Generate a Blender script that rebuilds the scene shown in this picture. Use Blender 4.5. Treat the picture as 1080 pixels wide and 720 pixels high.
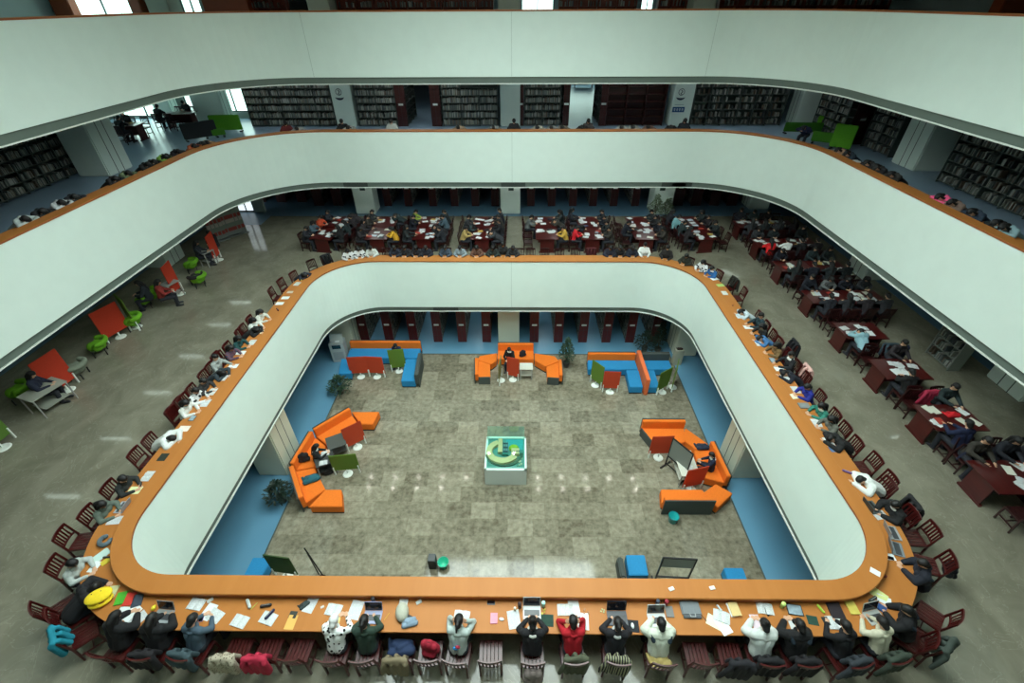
import bpy, bmesh, math, random
from mathutils import Vector, Matrix
random.seed(7)
C = bpy.context.scene.collection
PI = math.pi
for o in list(bpy.data.objects): bpy.data.objects.remove(o, do_unlink=True)

# ------------------------------------------------------------ camera, sky, exposure
FPX = 480.0; PITCH = 0.6439; YAW = 0.0130; ROLL = -0.0048; CAMZ = 14.65
def cam_axes():
    c, s = math.cos, math.sin
    f = Vector((-s(YAW)*c(PITCH), c(YAW)*c(PITCH), -s(PITCH)))
    r = Vector((c(YAW), s(YAW), 0)); u = r.cross(f)
    return c(ROLL)*r+s(ROLL)*u, -s(ROLL)*r+c(ROLL)*u, f
CR, CU, CF = cam_axes()
def at(px, py, z):                       # the point on the level plane at height z that stands at photo position px, py
    d = CF+(px-540)/FPX*CR-(py-360)/FPX*CU
    t = (z-CAMZ)/d.z
    return Vector((d.x*t, d.y*t, z))
cd = bpy.data.cameras.new('camera'); cam = bpy.data.objects.new('camera', cd); C.objects.link(cam)
cd.sensor_width = 36; cd.lens = 36*FPX/1080; cd.clip_end = 300; cd.clip_start = .05
m = Matrix.Identity(4)
for i in range(3):
    m[i][0] = CR[i]; m[i][1] = CU[i]; m[i][2] = -CF[i]
m[2][3] = CAMZ
cam.matrix_world = m
sc = bpy.context.scene; sc.camera = cam
w = bpy.data.worlds.new('overcast_sky'); sc.world = w; w.use_nodes = True
nt = w.node_tree; bg = nt.nodes['Background']
# overcast sky: three times brighter overhead than at the horizon
tcw = nt.nodes.new('ShaderNodeTexCoord'); sx = nt.nodes.new('ShaderNodeSeparateXYZ'); mr = nt.nodes.new('ShaderNodeMapRange')
nt.links.new(tcw.outputs['Generated'], sx.inputs[0]); nt.links.new(sx.outputs['Z'], mr.inputs['Value'])
mr.inputs['From Min'].default_value = 0; mr.inputs['From Max'].default_value = 1; mr.inputs['To Min'].default_value = 3.0; mr.inputs['To Max'].default_value = 12.5
nt.links.new(mr.outputs[0], bg.inputs[1]); bg.inputs[0].default_value = (0.855, 1.0, 0.965, 1)
sc.view_settings.view_transform = 'Standard'; sc.view_settings.look = 'None'
sc.view_settings.gamma = 1; sc.view_settings.exposure = -0.12
try: sc.view_settings.use_curve_mapping = False
except Exception: pass
sc.cycles.use_denoising = True
sc.cycles.max_bounces = 6; sc.cycles.diffuse_bounces = 4; sc.cycles.glossy_bounces = 3
def lamp(name, loc, size, sizey, power, col=(1, .98, .92)):
    l = bpy.data.lights.new(name, 'AREA'); l.shape = 'RECTANGLE'; l.size = size; l.size_y = sizey
    l.energy = power; l.color = col
    o = bpy.data.objects.new(name, l); o.location = loc; C.objects.link(o); return o

# ------------------------------------------------------------ materials
def lin(c):
    return tuple(((v/255)/12.92 if v/255 <= .04045 else ((v/255+.055)/1.055)**2.4) for v in c[:3])+(1,)
MC = {}
def mat(col, rough=.6, var=.12, scale=6, metal=0, spec=.5, kind='noise', name=None, col2=None, bump=0):
    key = (tuple(col), rough, var, scale, metal, spec, kind, col2, bump)
    if key in MC: return MC[key]
    m = bpy.data.materials.new(name or 'surface_%d' % len(MC)); m.use_nodes = True
    n = m.node_tree; b = n.nodes['Principled BSDF']; N = n.nodes.new; L = n.links.new
    b.inputs['Roughness'].default_value = rough; b.inputs['Metallic'].default_value = metal
    b.inputs['Specular IOR Level'].default_value = spec
    c = lin(col)
    tc = N('ShaderNodeTexCoord')
    mix = N('ShaderNodeMix'); mix.data_type = 'RGBA'
    if col2: a, d = c, lin(col2)
    else: a, d = tuple(min(1, v*(1+var)) for v in c[:3])+(1,), tuple(v*(1-var) for v in c[:3])+(1,)
    mix.inputs[6].default_value = a; mix.inputs[7].default_value = d
    if kind == 'noise':
        t = N('ShaderNodeTexNoise'); t.inputs['Scale'].default_value = scale; t.inputs['Detail'].default_value = 3
        L(tc.outputs['Object'], t.inputs['Vector']); fac = t.outputs['Fac']
    elif kind == 'wood':
        mp = N('ShaderNodeMapping'); mp.inputs['Scale'].default_value = (scale, scale*.12, scale)
        t = N('ShaderNodeTexNoise'); t.inputs['Scale'].default_value = 1; t.inputs['Detail'].default_value = 5
        L(tc.outputs['Object'], mp.inputs['Vector']); L(mp.outputs[0], t.inputs['Vector']); fac = t.outputs['Fac']
    elif kind in ('spots', 'specks'):
        t = N('ShaderNodeTexVoronoi'); t.inputs['Scale'].default_value = scale; L(tc.outputs['Object'], t.inputs['Vector'])
        r = N('ShaderNodeMath'); r.operation = 'GREATER_THAN'; r.inputs[1].default_value = var
        L(t.outputs['Distance'], r.inputs[0]); fac = r.outputs[0]
    elif kind == 'stripes':
        t = N('ShaderNodeTexWave'); t.inputs['Scale'].default_value = scale; L(tc.outputs['Object'], t.inputs['Vector'])
        r = N('ShaderNodeMath'); r.operation = 'GREATER_THAN'; r.inputs[1].default_value = var
        L(t.outputs['Fac'], r.inputs[0]); fac = r.outputs[0]
    L(fac, mix.inputs[0]); L(mix.outputs[2], b.inputs['Base Color'])
    if bump:
        bp = N('ShaderNodeBump'); bp.inputs['Strength'].default_value = bump
        t2 = N('ShaderNodeTexNoise'); t2.inputs['Scale'].default_value = scale*3
        L(tc.outputs['Object'], t2.inputs['Vector']); L(t2.outputs['Fac'], bp.inputs['Height']); L(bp.outputs[0], b.inputs['Normal'])
    MC[key] = m; return m
def fabric(col): return mat(col, .85, .15, 25, bump=.15)
def plastic(col): return mat(col, .35, .05, 10)
def paint(col): return mat(col, .5, .04, 2)
def emit(name, col, s):
    m = bpy.data.materials.new(name); m.use_nodes = True; n = m.node_tree; b = n.nodes['Principled BSDF']
    b.inputs['Base Color'].default_value = (.8, .8, .8, 1)
    b.inputs['Emission Color'].default_value = lin(col); b.inputs['Emission Strength'].default_value = s; return m
def glass(name, tint=(.9, 1, .97)):
    m = bpy.data.materials.new(name); m.use_nodes = True; n = m.node_tree
    for x in list(n.nodes): n.nodes.remove(x)
    o = n.nodes.new('ShaderNodeOutputMaterial'); mx = n.nodes.new('ShaderNodeMixShader')
    t = n.nodes.new('ShaderNodeBsdfTransparent'); t.inputs[0].default_value = tint+(1,)
    g = n.nodes.new('ShaderNodeBsdfGlossy'); g.inputs['Roughness'].default_value = .03
    mx.inputs[0].default_value = .07
    n.links.new(t.outputs[0], mx.inputs[1]); n.links.new(g.outputs[0], mx.inputs[2]); n.links.new(mx.outputs[0], o.inputs[0]); return m

def floor_mat(name, a, b, kind, rough=.12):
    m = bpy.data.materials.new(name); m.use_nodes = True; n = m.node_tree; N = n.nodes.new; L = n.links.new
    P = n.nodes['Principled BSDF']; P.inputs['Roughness'].default_value = rough
    g = N('ShaderNodeNewGeometry'); mix = N('ShaderNodeMix'); mix.data_type = 'RGBA'
    mix.inputs[6].default_value = lin(a); mix.inputs[7].default_value = lin(b)
    if kind == 'terrazzo':
        mp = N('ShaderNodeMapping'); mp.inputs['Rotation'].default_value = (0, 0, .6); mp.inputs['Scale'].default_value = (1, .8, 1)
        L(g.outputs['Position'], mp.inputs[0])
        t = N('ShaderNodeTexNoise'); t.inputs['Scale'].default_value = 1.1; t.inputs['Detail'].default_value = 8; t.inputs['Roughness'].default_value = .62; t.inputs['Distortion'].default_value = .6
        L(mp.outputs[0], t.inputs['Vector'])
        r = N('ShaderNodeValToRGB'); r.color_ramp.elements[0].position = .38; r.color_ramp.elements[1].position = .62
        L(t.outputs['Fac'], r.inputs[0]); L(r.outputs[0], mix.inputs[0])
        # pale veins
        t2 = N('ShaderNodeTexNoise'); t2.inputs['Scale'].default_value = 1.4; t2.inputs['Detail'].default_value = 6; t2.inputs['Distortion'].default_value = 2.2
        L(mp.outputs[0], t2.inputs['Vector'])
        r2 = N('ShaderNodeValToRGB'); e = r2.color_ramp.elements
        e[0].position = .49; e[0].color = (0, 0, 0, 1); e[1].position = .5; e[1].color = (1, 1, 1, 1)
        x = e.new(.512); x.color = (0, 0, 0, 1)
        L(t2.outputs['Fac'], r2.inputs[0])
        mk = N('ShaderNodeMath'); mk.operation = 'MULTIPLY'; L(r2.outputs[0], mk.inputs[0]); mk.inputs[1].default_value = .22
        m2 = N('ShaderNodeMix'); m2.data_type = 'RGBA'; m2.inputs[7].default_value = lin((190, 190, 172))
        L(mk.outputs[0], m2.inputs[0]); L(mix.outputs[2], m2.inputs[6]); L(m2.outputs[2], P.inputs['Base Color'])
    elif kind == 'tiles':
        mp = N('ShaderNodeMapping'); mp.inputs['Location'].default_value = (.3, .15, 0); L(g.outputs['Position'], mp.inputs[0])
        br = N('ShaderNodeTexBrick'); br.offset = .5; br.inputs['Scale'].default_value = 1
        br.inputs['Brick Width'].default_value = .88; br.inputs['Row Height'].default_value = .66; br.inputs['Mortar Size'].default_value = .008
        br.inputs['Color1'].default_value = (0, 0, 0, 1); br.inputs['Color2'].default_value = (1, 1, 1, 1); br.inputs['Mortar'].default_value = (.35, .35, .35, 1)
        L(mp.outputs[0], br.inputs['Vector'])
        t = N('ShaderNodeTexNoise'); t.inputs['Scale'].default_value = 5; t.inputs['Detail'].default_value = 9; t.inputs['Roughness'].default_value = .66
        L(g.outputs['Position'], t.inputs['Vector'])
        t3 = N('ShaderNodeTexNoise'); t3.inputs['Scale'].default_value = 1.3; L(g.outputs['Position'], t3.inputs['Vector'])
        ad = N('ShaderNodeMath'); ad.operation = 'MULTIPLY_ADD'; L(t.outputs['Fac'], ad.inputs[0]); ad.inputs[1].default_value = 1.9; ad.inputs[2].default_value = -.62
        mm = N('ShaderNodeMath'); mm.operation = 'MULTIPLY_ADD'; L(br.outputs['Color'], mm.inputs[0]); mm.inputs[1].default_value = .5
        L(ad.outputs[0], mm.inputs[2])
        m3 = N('ShaderNodeMath'); m3.operation = 'SUBTRACT'; L(mm.outputs[0], m3.inputs[0]); m3.inputs[1].default_value = .12; m3.use_clamp = True
        L(m3.outputs[0], mix.inputs[0]); L(mix.outputs[2], P.inputs['Base Color'])
    else:
        t = N('ShaderNodeTexNoise'); t.inputs['Scale'].default_value = .8; L(g.outputs['Position'], t.inputs['Vector'])
        L(t.outputs['Fac'], mix.inputs[0]); L(mix.outputs[2], P.inputs['Base Color'])
    return m

# ------------------------------------------------------------ mesh builder
class MB:
    def __init__(s): s.v = []; s.f = []; s.m = []
    def add(s, vs, fs, m=0):
        k = len(s.v); s.v += [tuple(x) for x in vs]; s.f += [tuple(i+k for i in f) for f in fs]; s.m += [m]*len(fs)
    def box(s, x, y, z, sx, sy, sz, rz=0, m=0, rx=0, ry=0):     # centre, full sizes
        R = Matrix.Rotation(rz, 3, 'Z') @ Matrix.Rotation(ry, 3, 'Y') @ Matrix.Rotation(rx, 3, 'X')
        c = Vector((x, y, z))
        vs = [c+R @ Vector((a*sx/2, b*sy/2, d*sz/2)) for a in (-1, 1) for b in (-1, 1) for d in (-1, 1)]
        s.add(vs, [(0, 1, 3, 2), (4, 6, 7, 5), (0, 4, 5, 1), (2, 3, 7, 6), (0, 2, 6, 4), (1, 5, 7, 3)], m); return s
    def prism(s, poly, z0, z1, m=0):
        n = len(poly)
        vs = [(p[0], p[1], z0) for p in poly]+[(p[0], p[1], z1) for p in poly]
        s.add(vs, [tuple(range(n))[::-1], tuple(range(n, 2*n))]+[(i, (i+1) % n, n+(i+1) % n, n+i) for i in range(n)], m); return s
    def cap(s, a, b, ra, rb, m=0, n=10, sq=1.0):   # tapered round-ended limb
        a = Vector(a); b = Vector(b); d = (b-a); L = d.length
        d = d/L if L > 1e-6 else Vector((0, 0, 1))
        u = d.orthogonal().normalized(); v = d.cross(u)
        rings = []
        for k in range(1, 4):
            t = k/4*PI/2; rings.append((a-d*ra*math.cos(t), ra*math.sin(t)))
        rings.append((a, ra)); rings.append((b, rb))
        for k in range(3, 0, -1):
            t = k/4*PI/2; rings.append((b+d*rb*math.cos(t), rb*math.sin(t)))
        vs = [a-d*ra]+[c+(u*math.cos(2*PI*i/n)+v*math.sin(2*PI*i/n))*r for c, r in rings for i in range(n)]+[b+d*rb]
        fs = [(0, 1+(i+1) % n, 1+i) for i in range(n)]
        for k in range(len(rings)-1):
            o = 1+k*n
            fs += [(o+i, o+(i+1) % n, o+n+(i+1) % n, o+n+i) for i in range(n)]
        o = 1+(len(rings)-1)*n; e = len(vs)-1
        fs += [(o+i, o+(i+1) % n, e) for i in range(n)]
        s.add(vs, fs, m); return s
    def ell(s, c, r, m=0, n=12, R=None):
        vs = []; fs = []; h = n//2
        for j in range(h+1):
            t = PI*j/h
            for i in range(n):
                p = Vector((r[0]*math.sin(t)*math.cos(2*PI*i/n), r[1]*math.sin(t)*math.sin(2*PI*i/n), r[2]*math.cos(t)))
                if R: p = R @ p
                vs.append(Vector(c)+p)
        for j in range(h):
            for i in range(n):
                fs.append((j*n+i, (j+1)*n+i, (j+1)*n+(i+1) % n, j*n+(i+1) % n))
        s.add(vs, fs, m); return s
    def lathe(s, c, prof, m=0, n=20):
        vs = [(c[0]+r*math.cos(2*PI*i/n), c[1]+r*math.sin(2*PI*i/n), c[2]+z) for r, z in prof for i in range(n)]
        fs = [(j*n+i, j*n+(i+1) % n, (j+1)*n+(i+1) % n, (j+1)*n+i) for j in range(len(prof)-1) for i in range(n)]
        s.add(vs, fs, m); return s
    def tube(s, pts, r, m=0, n=8):
        for a, b in zip(pts[:-1], pts[1:]): s.cap(a, b, r, r, m, n)
        return s
    def mesh(s, name, mats, bevel=0, smooth=False):
        me = bpy.data.meshes.new(name); me.from_pydata(s.v, [], s.f)
        for x in (mats if isinstance(mats, (list, tuple)) else [mats]): me.materials.append(x)
        me.polygons.foreach_set('material_index', s.m)
        bm = bmesh.new(); bm.from_mesh(me)
        if smooth: bmesh.ops.remove_doubles(bm, verts=bm.verts, dist=1e-5)
        if bevel: bmesh.ops.bevel(bm, geom=[e for e in bm.edges if e.is_manifold and e.calc_face_angle(0) > .5], offset=bevel, segments=2, affect='EDGES', clamp_overlap=True)
        bmesh.ops.recalc_face_normals(bm, faces=bm.faces); bm.to_mesh(me); bm.free()
        if smooth: me.polygons.foreach_set('use_smooth', [True]*len(me.polygons))
        return me
    def build(s, name, mats, parent=None, loc=(0, 0, 0), rz=0, bevel=0, smooth=False):
        return link(name, s.mesh(name, mats, bevel, smooth), parent, loc, rz)
def link(name, me, parent=None, loc=(0, 0, 0), rz=0):
    o = bpy.data.objects.new(name, me); C.objects.link(o); o.location = loc; o.rotation_euler = (0, 0, rz)
    if parent: o.parent = parent
    return o
USED = {}
def tag(o, label, cat, group=None, kind=None):
    o['label'] = label; o['category'] = cat
    if group: o['group'] = group
    if kind: o['kind'] = kind
    return o
def thing(name, label, cat, loc=(0, 0, 0), rz=0, group=None):
    o = link(name, None, None, loc, rz); return tag(o, label, cat, group)
def struct(name, mb, mats, **k):
    o = mb.build(name, mats, **k); o['kind'] = 'structure'; return o
def copy_tree(o, parent=None):
    c = o.copy(); C.objects.link(c)
    if parent: c.parent = parent
    for ch in list(o.children): copy_tree(ch, c)
    return c
def children_of(o): return list(o.children)
def recolour(o, m, slot=0):
    s = o.material_slots[slot]; s.link = 'OBJECT'; s.material = m
def remesh(mb, name, voxel, mats, smooth_it=0, prims=None):
    me = mb.mesh('tmp', mats[:1])
    o = bpy.data.objects.new('tmp', me); C.objects.link(o)
    r = o.modifiers.new('r', 'REMESH'); r.mode = 'VOXEL'; r.voxel_size = voxel; r.use_smooth_shade = True
    if smooth_it:
        k = o.modifiers.new('s', 'SMOOTH'); k.iterations = smooth_it; k.factor = .5
    dg = bpy.context.evaluated_depsgraph_get(); dg.update()
    out = bpy.data.meshes.new_from_object(o.evaluated_get(dg)); out.name = name
    bpy.data.objects.remove(o, do_unlink=True)
    out.materials.clear()
    for x in mats: out.materials.append(x)
    if prims:                      # colour every face after the limb it lies on
        for p in out.polygons:
            best = 1e9; bi = 0; c = p.center
            for a, b, ra, rb, mi in prims:
                ab = b-a; t = max(0, min(1, (c-a).dot(ab)/max(1e-9, ab.length_squared)))
                d = (c-a-ab*t).length-(ra+(rb-ra)*t)
                if d < best: best = d; bi = mi
            p.material_index = bi
    out.polygons.foreach_set('use_smooth', [True]*len(out.polygons))
    return out

# ------------------------------------------------------------ rounded rings (the storeys' openings)
OUTLINE = [(-25, -7), (22, -7), (22, 44), (-16.1, 44), (-16.1, 30.5), (-25, 30.5)]
class Ring:
    def __init__(s, x0, x1, y0, y1, rf, rb):
        s.p = []; s.n = []
        def arc(cx, cy, r, a0):
            for k in range(19):
                a = a0+PI/2*k/18; s.p.append(Vector((cx+r*math.cos(a), cy+r*math.sin(a)))); s.n.append(Vector((math.cos(a), math.sin(a))))
        arc(x1-rb, y1-rb, rb, 0); arc(x0+rb, y1-rb, rb, PI/2); arc(x0+rf, y0+rf, rf, PI); arc(x1-rf, y0+rf, rf, 1.5*PI)
        s.N = len(s.p)
    def at(s, i, o): i %= s.N; return s.p[i]+s.n[i]*o
    def snap(s, x, y, o):          # nearest place along the ring, o metres outside the inner edge
        q = Vector((x, y)); best = None
        for i in range(s.N):
            a = s.at(i, o); b = s.at(i+1, o); d = b-a; L2 = d.length_squared
            t = 0 if L2 < 1e-9 else max(0, min(1, (q-a).dot(d)/L2)); c = a+d*t; e = (c-q).length
            if best is None or e < best[0]:
                n = (s.n[i]*(1-t)+s.n[(i+1) % s.N]*t).normalized(); best = (e, c, n)
        return best[1], best[2]
    def sweep(s, mb, prof, m=0):
        k = len(prof); vs = []; fs = []
        for i in range(s.N):
            for o, z in prof:
                p = s.at(i, o); vs.append((p.x, p.y, z))
        for i in range(s.N):
            j = (i+1) % s.N
            for a in range(k):
                b = (a+1) % k; fs.append((i*k+a, j*k+a, j*k+b, i*k+b))
        mb.add(vs, fs, m); return mb
    def slab(s, name, o, box, z, m, extra=None):      # level surface from the ring out to a rectangle
        bm = bmesh.new()
        inner = [bm.verts.new((*s.at(i, o), z)) for i in range(s.N)]
        out = [bm.verts.new((x, y, z)) for x, y in OUTLINE]; K = len(OUTLINE)
        ed = [bm.edges.new((inner[i], inner[(i+1) % s.N])) for i in range(s.N)]+[bm.edges.new((out[i], out[(i+1) % K])) for i in range(K)]
        bmesh.ops.triangle_fill(bm, edges=ed, use_beauty=True)
        me = bpy.data.meshes.new(name); bm.to_mesh(me); bm.free(); me.materials.append(m)
        o_ = link(name, me); o_['kind'] = 'structure'; return o_

def xat(px, py, Y):        # x of the point seen at px, py on the upright plane y = Y
    d = CF+(px-540)/FPX*CR-(py-360)/FPX*CU; return d.x*Y/d.y

# ------------------------------------------------------------ the building
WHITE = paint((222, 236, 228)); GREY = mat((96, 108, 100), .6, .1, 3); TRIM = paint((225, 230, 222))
RAILW = mat((184, 120, 60), .5, .10, 5, spec=.25, kind='wood', col2=(170, 106, 48)); RAILE = mat((150, 80, 40), .45, .15, 5, kind='wood')
CEIL = paint((190, 196, 190)); DARKWOOD = mat((56, 20, 18), .35, .2, 8, kind='wood'); BLACK = mat((18, 18, 20), .5, .1, 5)
CREAM = paint((206, 208, 188)); COLG = paint((208, 222, 213))
F1, F2, F3 = 4.45, 8.89, 13.38            # floor heights
R1 = Ring(-8.49, 7.63, 4.44, 18.25, 1.48, 2.28)
R2 = Ring(-12.97, 12.08, -1.6, 22.53, 3.0, 4.0)
BOX = (-25, 22, -7, 44)
terr = floor_mat('polished_terrazzo', (138, 135, 118), (120, 117, 101), 'terrazzo', .10)
tile = floor_mat('stone_tiles', (96, 90, 74), (160, 154, 134), 'tiles', .07)
blue0 = floor_mat('blue_vinyl', (102, 150, 176), (90, 138, 166), 'plain', .35)
blue1 = floor_mat('blue_vinyl_dark', (92, 128, 150), (80, 115, 138), 'plain', .35)
blue2 = floor_mat('blue_vinyl_upper', (140, 162, 182), (126, 150, 170), 'plain', .3)
def flat(name, x0, x1, y0, y1, z, m, t=.02):
    return struct(name, MB().box((x0+x1)/2, (y0+y1)/2, z-t/2, x1-x0, y1-y0, t), m)
flat('floor', BOX[0], BOX[1], BOX[2], BOX[3], -.004, blue0, .1)
flat('floor', -8.32, 7.86, -3, 18.42, 0, tile, .004)
struct('trim_1', MB().box(-8.33, 7.7, .002, .05, 21.4, .012).box(7.87, 7.7, .002, .05, 21.4, .012).box(-.23, 18.43, .002, 16.2, .05, .012), mat((70, 78, 72)))
def storey(R, zf, zt, zb, n, mf, o_floor):
    # fascia with its wooden rail, the study counter behind it, the shadow band and light trim below
    f = MB(); R.sweep(f, [(0, zb), (.10, zb), (.10, zt-.05), (0, zt-.05)]); struct('wall_fascia_%d' % n, f, WHITE)
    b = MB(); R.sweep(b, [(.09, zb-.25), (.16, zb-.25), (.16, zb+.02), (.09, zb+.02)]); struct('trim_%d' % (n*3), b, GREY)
    t = MB(); R.sweep(t, [(.05, zb-.285), (.16, zb-.285), (.16, zb-.25), (.05, zb-.25)]); struct('trim_%d' % (n*3+1), t, TRIM)
    c = MB()
    R.sweep(c, [(-.015, zt-.05), (.36, zt-.05), (.36, zt-.012), (.348, zt), (-.015, zt)], 0)
    R.sweep(c, [(-.018, zt-.05), (-.0148, zt-.05), (-.0148, zt-.006), (-.018, zt-.006)], 1)
    R.sweep(c, [(.30, zf+.1), (.345, zf+.1), (.345, zt-.05), (.30, zt-.05)], 1)
    rail = c.build('counter_rail', [RAILW, RAILE])
    d = MB(); R.sweep(d, [(.345, zf+.745), (.925, zf+.745), (.93, zf+.752), (.93, zf+.775), (.925, zf+.782), (.345, zf+.782)], 0)
    R.sweep(d, [(.50, zf+.0), (.53, zf+.0), (.53, zf+.745), (.50, zf+.745)], 1)
    desk = d.build('study_counter', [RAILW, RAILE])
    ln = {1: 'innermost ring lined with students', 2: 'upper storey above the reading tables', 3: 'topmost storey'}[n]
    tag(rail, 'orange wooden rail capping the white parapet, '+ln, 'rail'); tag(desk, 'orange wooden study counter behind the rail, '+ln, 'counter')
    R.slab('floor', .12, BOX, zf, mf)
    R.slab('ceiling', .12, BOX, zb-.27, CEIL)
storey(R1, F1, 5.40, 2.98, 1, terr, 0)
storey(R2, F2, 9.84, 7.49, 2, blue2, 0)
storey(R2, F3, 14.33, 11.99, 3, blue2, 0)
flat('floor', BOX[0], BOX[1], 25.9, BOX[3], F1+.003, blue1, .003)
flat('floor', 16.2, BOX[1], BOX[2], 25.9, F1+.003, blue1, .003)
flat('floor', BOX[0], -17.6, BOX[2], 25.9, F1+.003, blue1, .003)
flat('floor', BOX[0], -14.6, 25.9-1.3, 25.9, F1+.003, blue1, .003)
# fine joints of the fascia panels
j = MB()
for x, y, z0, z1 in ((-.25, 18.252, 2.99, 5.34),): j.box(x, y-.003, (z0+z1)/2, .012, .006, z1-z0)
for x in (-8.8, -.25, 8.05):
    for z0, z1 in ((12.0, 14.27), (7.5, 9.78)):
        if z0 < 9 and x != -.25: continue
        j.box(x, 22.527, (z0+z1)/2, .012, .006, z1-z0)
struct('trim_20', j, mat((168, 184, 175)))
# small dark grilles in the shadow bands
g = MB()
for x, y, z in ((-3.4, 18.33, 2.85), (-3.4-4.6, 22.6, 7.36), (-.2, 22.6, 7.36), (7.7, 22.6, 7.36), (8.2, 22.6, 7.36)):
    g.box(x, y, z, 1.2, .03, .22)
struct('trim_21', g, mat((50, 58, 54)))
# unseen roof; its low, narrow skylight opening is shaped to balance the daylight
ZR = 17.2
top = Ring(-6.3, 5.6, 3.6, 16.8, 1, 1)
top.slab('ceiling', 0, BOX, ZR, CEIL)
b = MB(); top.sweep(b, [(0, ZR), (.2, ZR), (.2, ZR+.5), (0, ZR+.5)]); struct('trim_22', b, TRIM)
b = MB()
for i in range(5): b.box(-6.2+i*2.92, 10.2, ZR+.35, .10, 13.2, .2)
for i in range(5): b.box(-.35, 3.7+i*3.25, ZR+.35, 11.9, .10, .2)
tag(b.build('skylight_frame', TRIM), 'white glazing bars of the unseen roof skylight above the atrium', 'skylight')

NW = [0]
def wall(name, p0, p1, z0, z1, wins=(), m=None, th=.2, rows=1):
    """straight wall from p0 to p1; wins = (from, to, sill, head) along it"""
    p0 = Vector(p0); p1 = Vector(p1); L = (p1-p0).length; d = (p1-p0)/L; a = math.atan2(d.y, d.x)
    mb = MB()
    def piece(s0, s1, za, zb):
        if s1-s0 > .01 and zb-za > .01:
            c = p0+d*(s0+s1)/2; mb.box(c.x, c.y, (za+zb)/2, s1-s0, th, zb-za, a)
    s = 0
    for a0, a1, zs, zh in sorted(wins):
        piece(s, a0, z0, z1); piece(a0, a1, z0, zs); piece(a0, a1, zh, z1); s = a1
    piece(s, L, z0, z1)
    struct(name, mb, m or paint((150, 160, 154)))
    for a0, a1, zs, zh in wins:
        NW[0] += 1; c = p0+d*(a0+a1)/2; W = a1-a0; H = zh-zs
        f = MB()
        for u in (-W/2+.03, 0, W/2-.03): f.box(u, 0, 0, .06, .08, H)
        for v in (-H/2+.03, H/2-.03, H*.12): f.box(0, 0, v, W, .08, .06)
        fo = f.build('window_%d' % NW[0], mat((60, 70, 74), .4)); fo['kind'] = 'structure'
        fo.location = (c.x, c.y, (zs+zh)/2); fo.rotation_euler = (0, 0, a)
        p = MB().box(0, 0, 0, W-.06, .012, H-.06).build('pane', GLASS, fo)
GLASS = glass('window_glass')
w2 = [(s, s+2.1, F2+.25, F2+2.7) for s in (27.6, 30.2, 32.8)]
w3 = [(s, s+2.1, F3+.4, F3+3.4) for s in (24.4, 27.6, 30.6)]
w1 = [(s, s+1.6, F1+.1, F1+2.6) for s in (22, 25)]
wall('wall_left', (-25, -7), (-25, 30.5), -.1, F1+2.8)
wall('wall_left', (-25, -7), (-25, 30.5), F1+2.8, F2+2.9, w2)
wall('wall_left', (-25, -7), (-25, 30.5), F2+2.9, ZR+.1, w3)
wall('wall_right', (22, -7), (22, 44), -.1, ZR+.1)
wall('wall_front', (-25, -7), (22, -7), -.1, ZR+.1)
wall('wall_inner', (-16.1, 30.5), (-16.1, 44), -.1, ZR+.1)
def span(Y, x0, *pp): return [(xat(a, 4, Y)-x0, xat(b_, 4, Y)-x0, F3+.3, F3+3.2) for a, b_ in pp]
wall('wall_back', (-16.1, 44), (22, 44), -.1, F2)
wall('wall_back', (-16.1, 44), (22, 44), F2, F2+2.9, [(xat(592, 95, 44)+16.1, xat(650, 95, 44)+16.1, F2+.9, F2+2.7)])
wall('wall_back', (-16.1, 44), (22, 44), F2+2.9, ZR+.1, span(44, -16.1, (307, 313), (550, 584), (676, 689)))
# the far left corner, where the building steps back: daylight behind its windows
wall('wall_inner', (-25, 30.5), (-16.1, 30.5), -.1, F2)
wall('wall_inner', (-25, 30.5), (-16.1, 30.5), F2, F2+2.9, [(.6, 3.9, F2+.1, F2+2.7), (4.9, 6.9, F2+.1, F2+2.7), (7.0, 8.7, F2+.35, F2+2.7)])
wall('wall_inner', (-25, 30.5), (-16.1, 30.5), F2+2.9, ZR+.1, span(30.5, -25, (52, 61), (75, 140), (150, 157), (191, 212)))
wall('wall_inner', (-25, 26.6), (-15.2, 26.6), F1, F1+2.8, [(8.15, 9.15, F1+.02, F1+2.6)])
PANEGLOW = emit('daylight_glow', (235, 250, 255), 1.2)  # pane glows by itself, standing in for daylight behind it
for o in bpy.data.objects:
    if o.name.startswith('window') and abs(o.location.y-26.6) < .01: o.children[0].data.materials[0] = PANEGLOW
# columns: each storey has its own
def column(x, y, z0, z1, sx, sy, m, grooves=True):
    b = MB().box(x, y, (z0+z1)/2, sx, sy, z1-z0)
    b2 = MB()
    if grooves:
        for s in (-1, 1):
            for u in (-.18, .18): b2.box(x+s*(sx/2+.002), y+u, (z0+z1)/2, .006, .03, z1-z0-.02)
    o = b.build('column', m, bevel=.04); o['kind'] = 'structure'
    if grooves:
        q = b2.build('groove', mat((70, 80, 76)), o)
    return o
for x in (-9.0, -.4, 8.5): column(x, 26.75, F1, 7.22, 1.15, 1.1, COLG, False)
for x in (-9.7, -.4, 9.1): column(x, 28.5, F2, 11.72, 1.1, 1.0, COLG, False)
column(-.42, 19.85, 0, 2.71, 1.1, 1.1, CREAM, False)
column(-9.35, 11.5, 0, 2.71, 1.15, 1.3, CREAM); column(8.75, 11.5, 0, 2.71, 1.15, 1.3, CREAM)
column(-8.95, 19.2, 0, 2.71, 1.1, 1.1, CREAM); column(8.6, 18.95, 0, 2.71, 1.15, 1.3, CREAM)
column(-17.4, 19.6, F2, 11.72, 1.3, 1.4, COLG); column(17.0, 20.2, F2, 11.72, 1.2, 1.4, COLG)
column(-20.9, 29.8, F2, 11.72, 1.0, .8, COLG); column(-18.0, 29.6, F2, 11.72, 1.7, 1.0, COLG)
column(16.3, 28.9, F2, 11.72, 1.1, 1.1, COLG)
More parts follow.
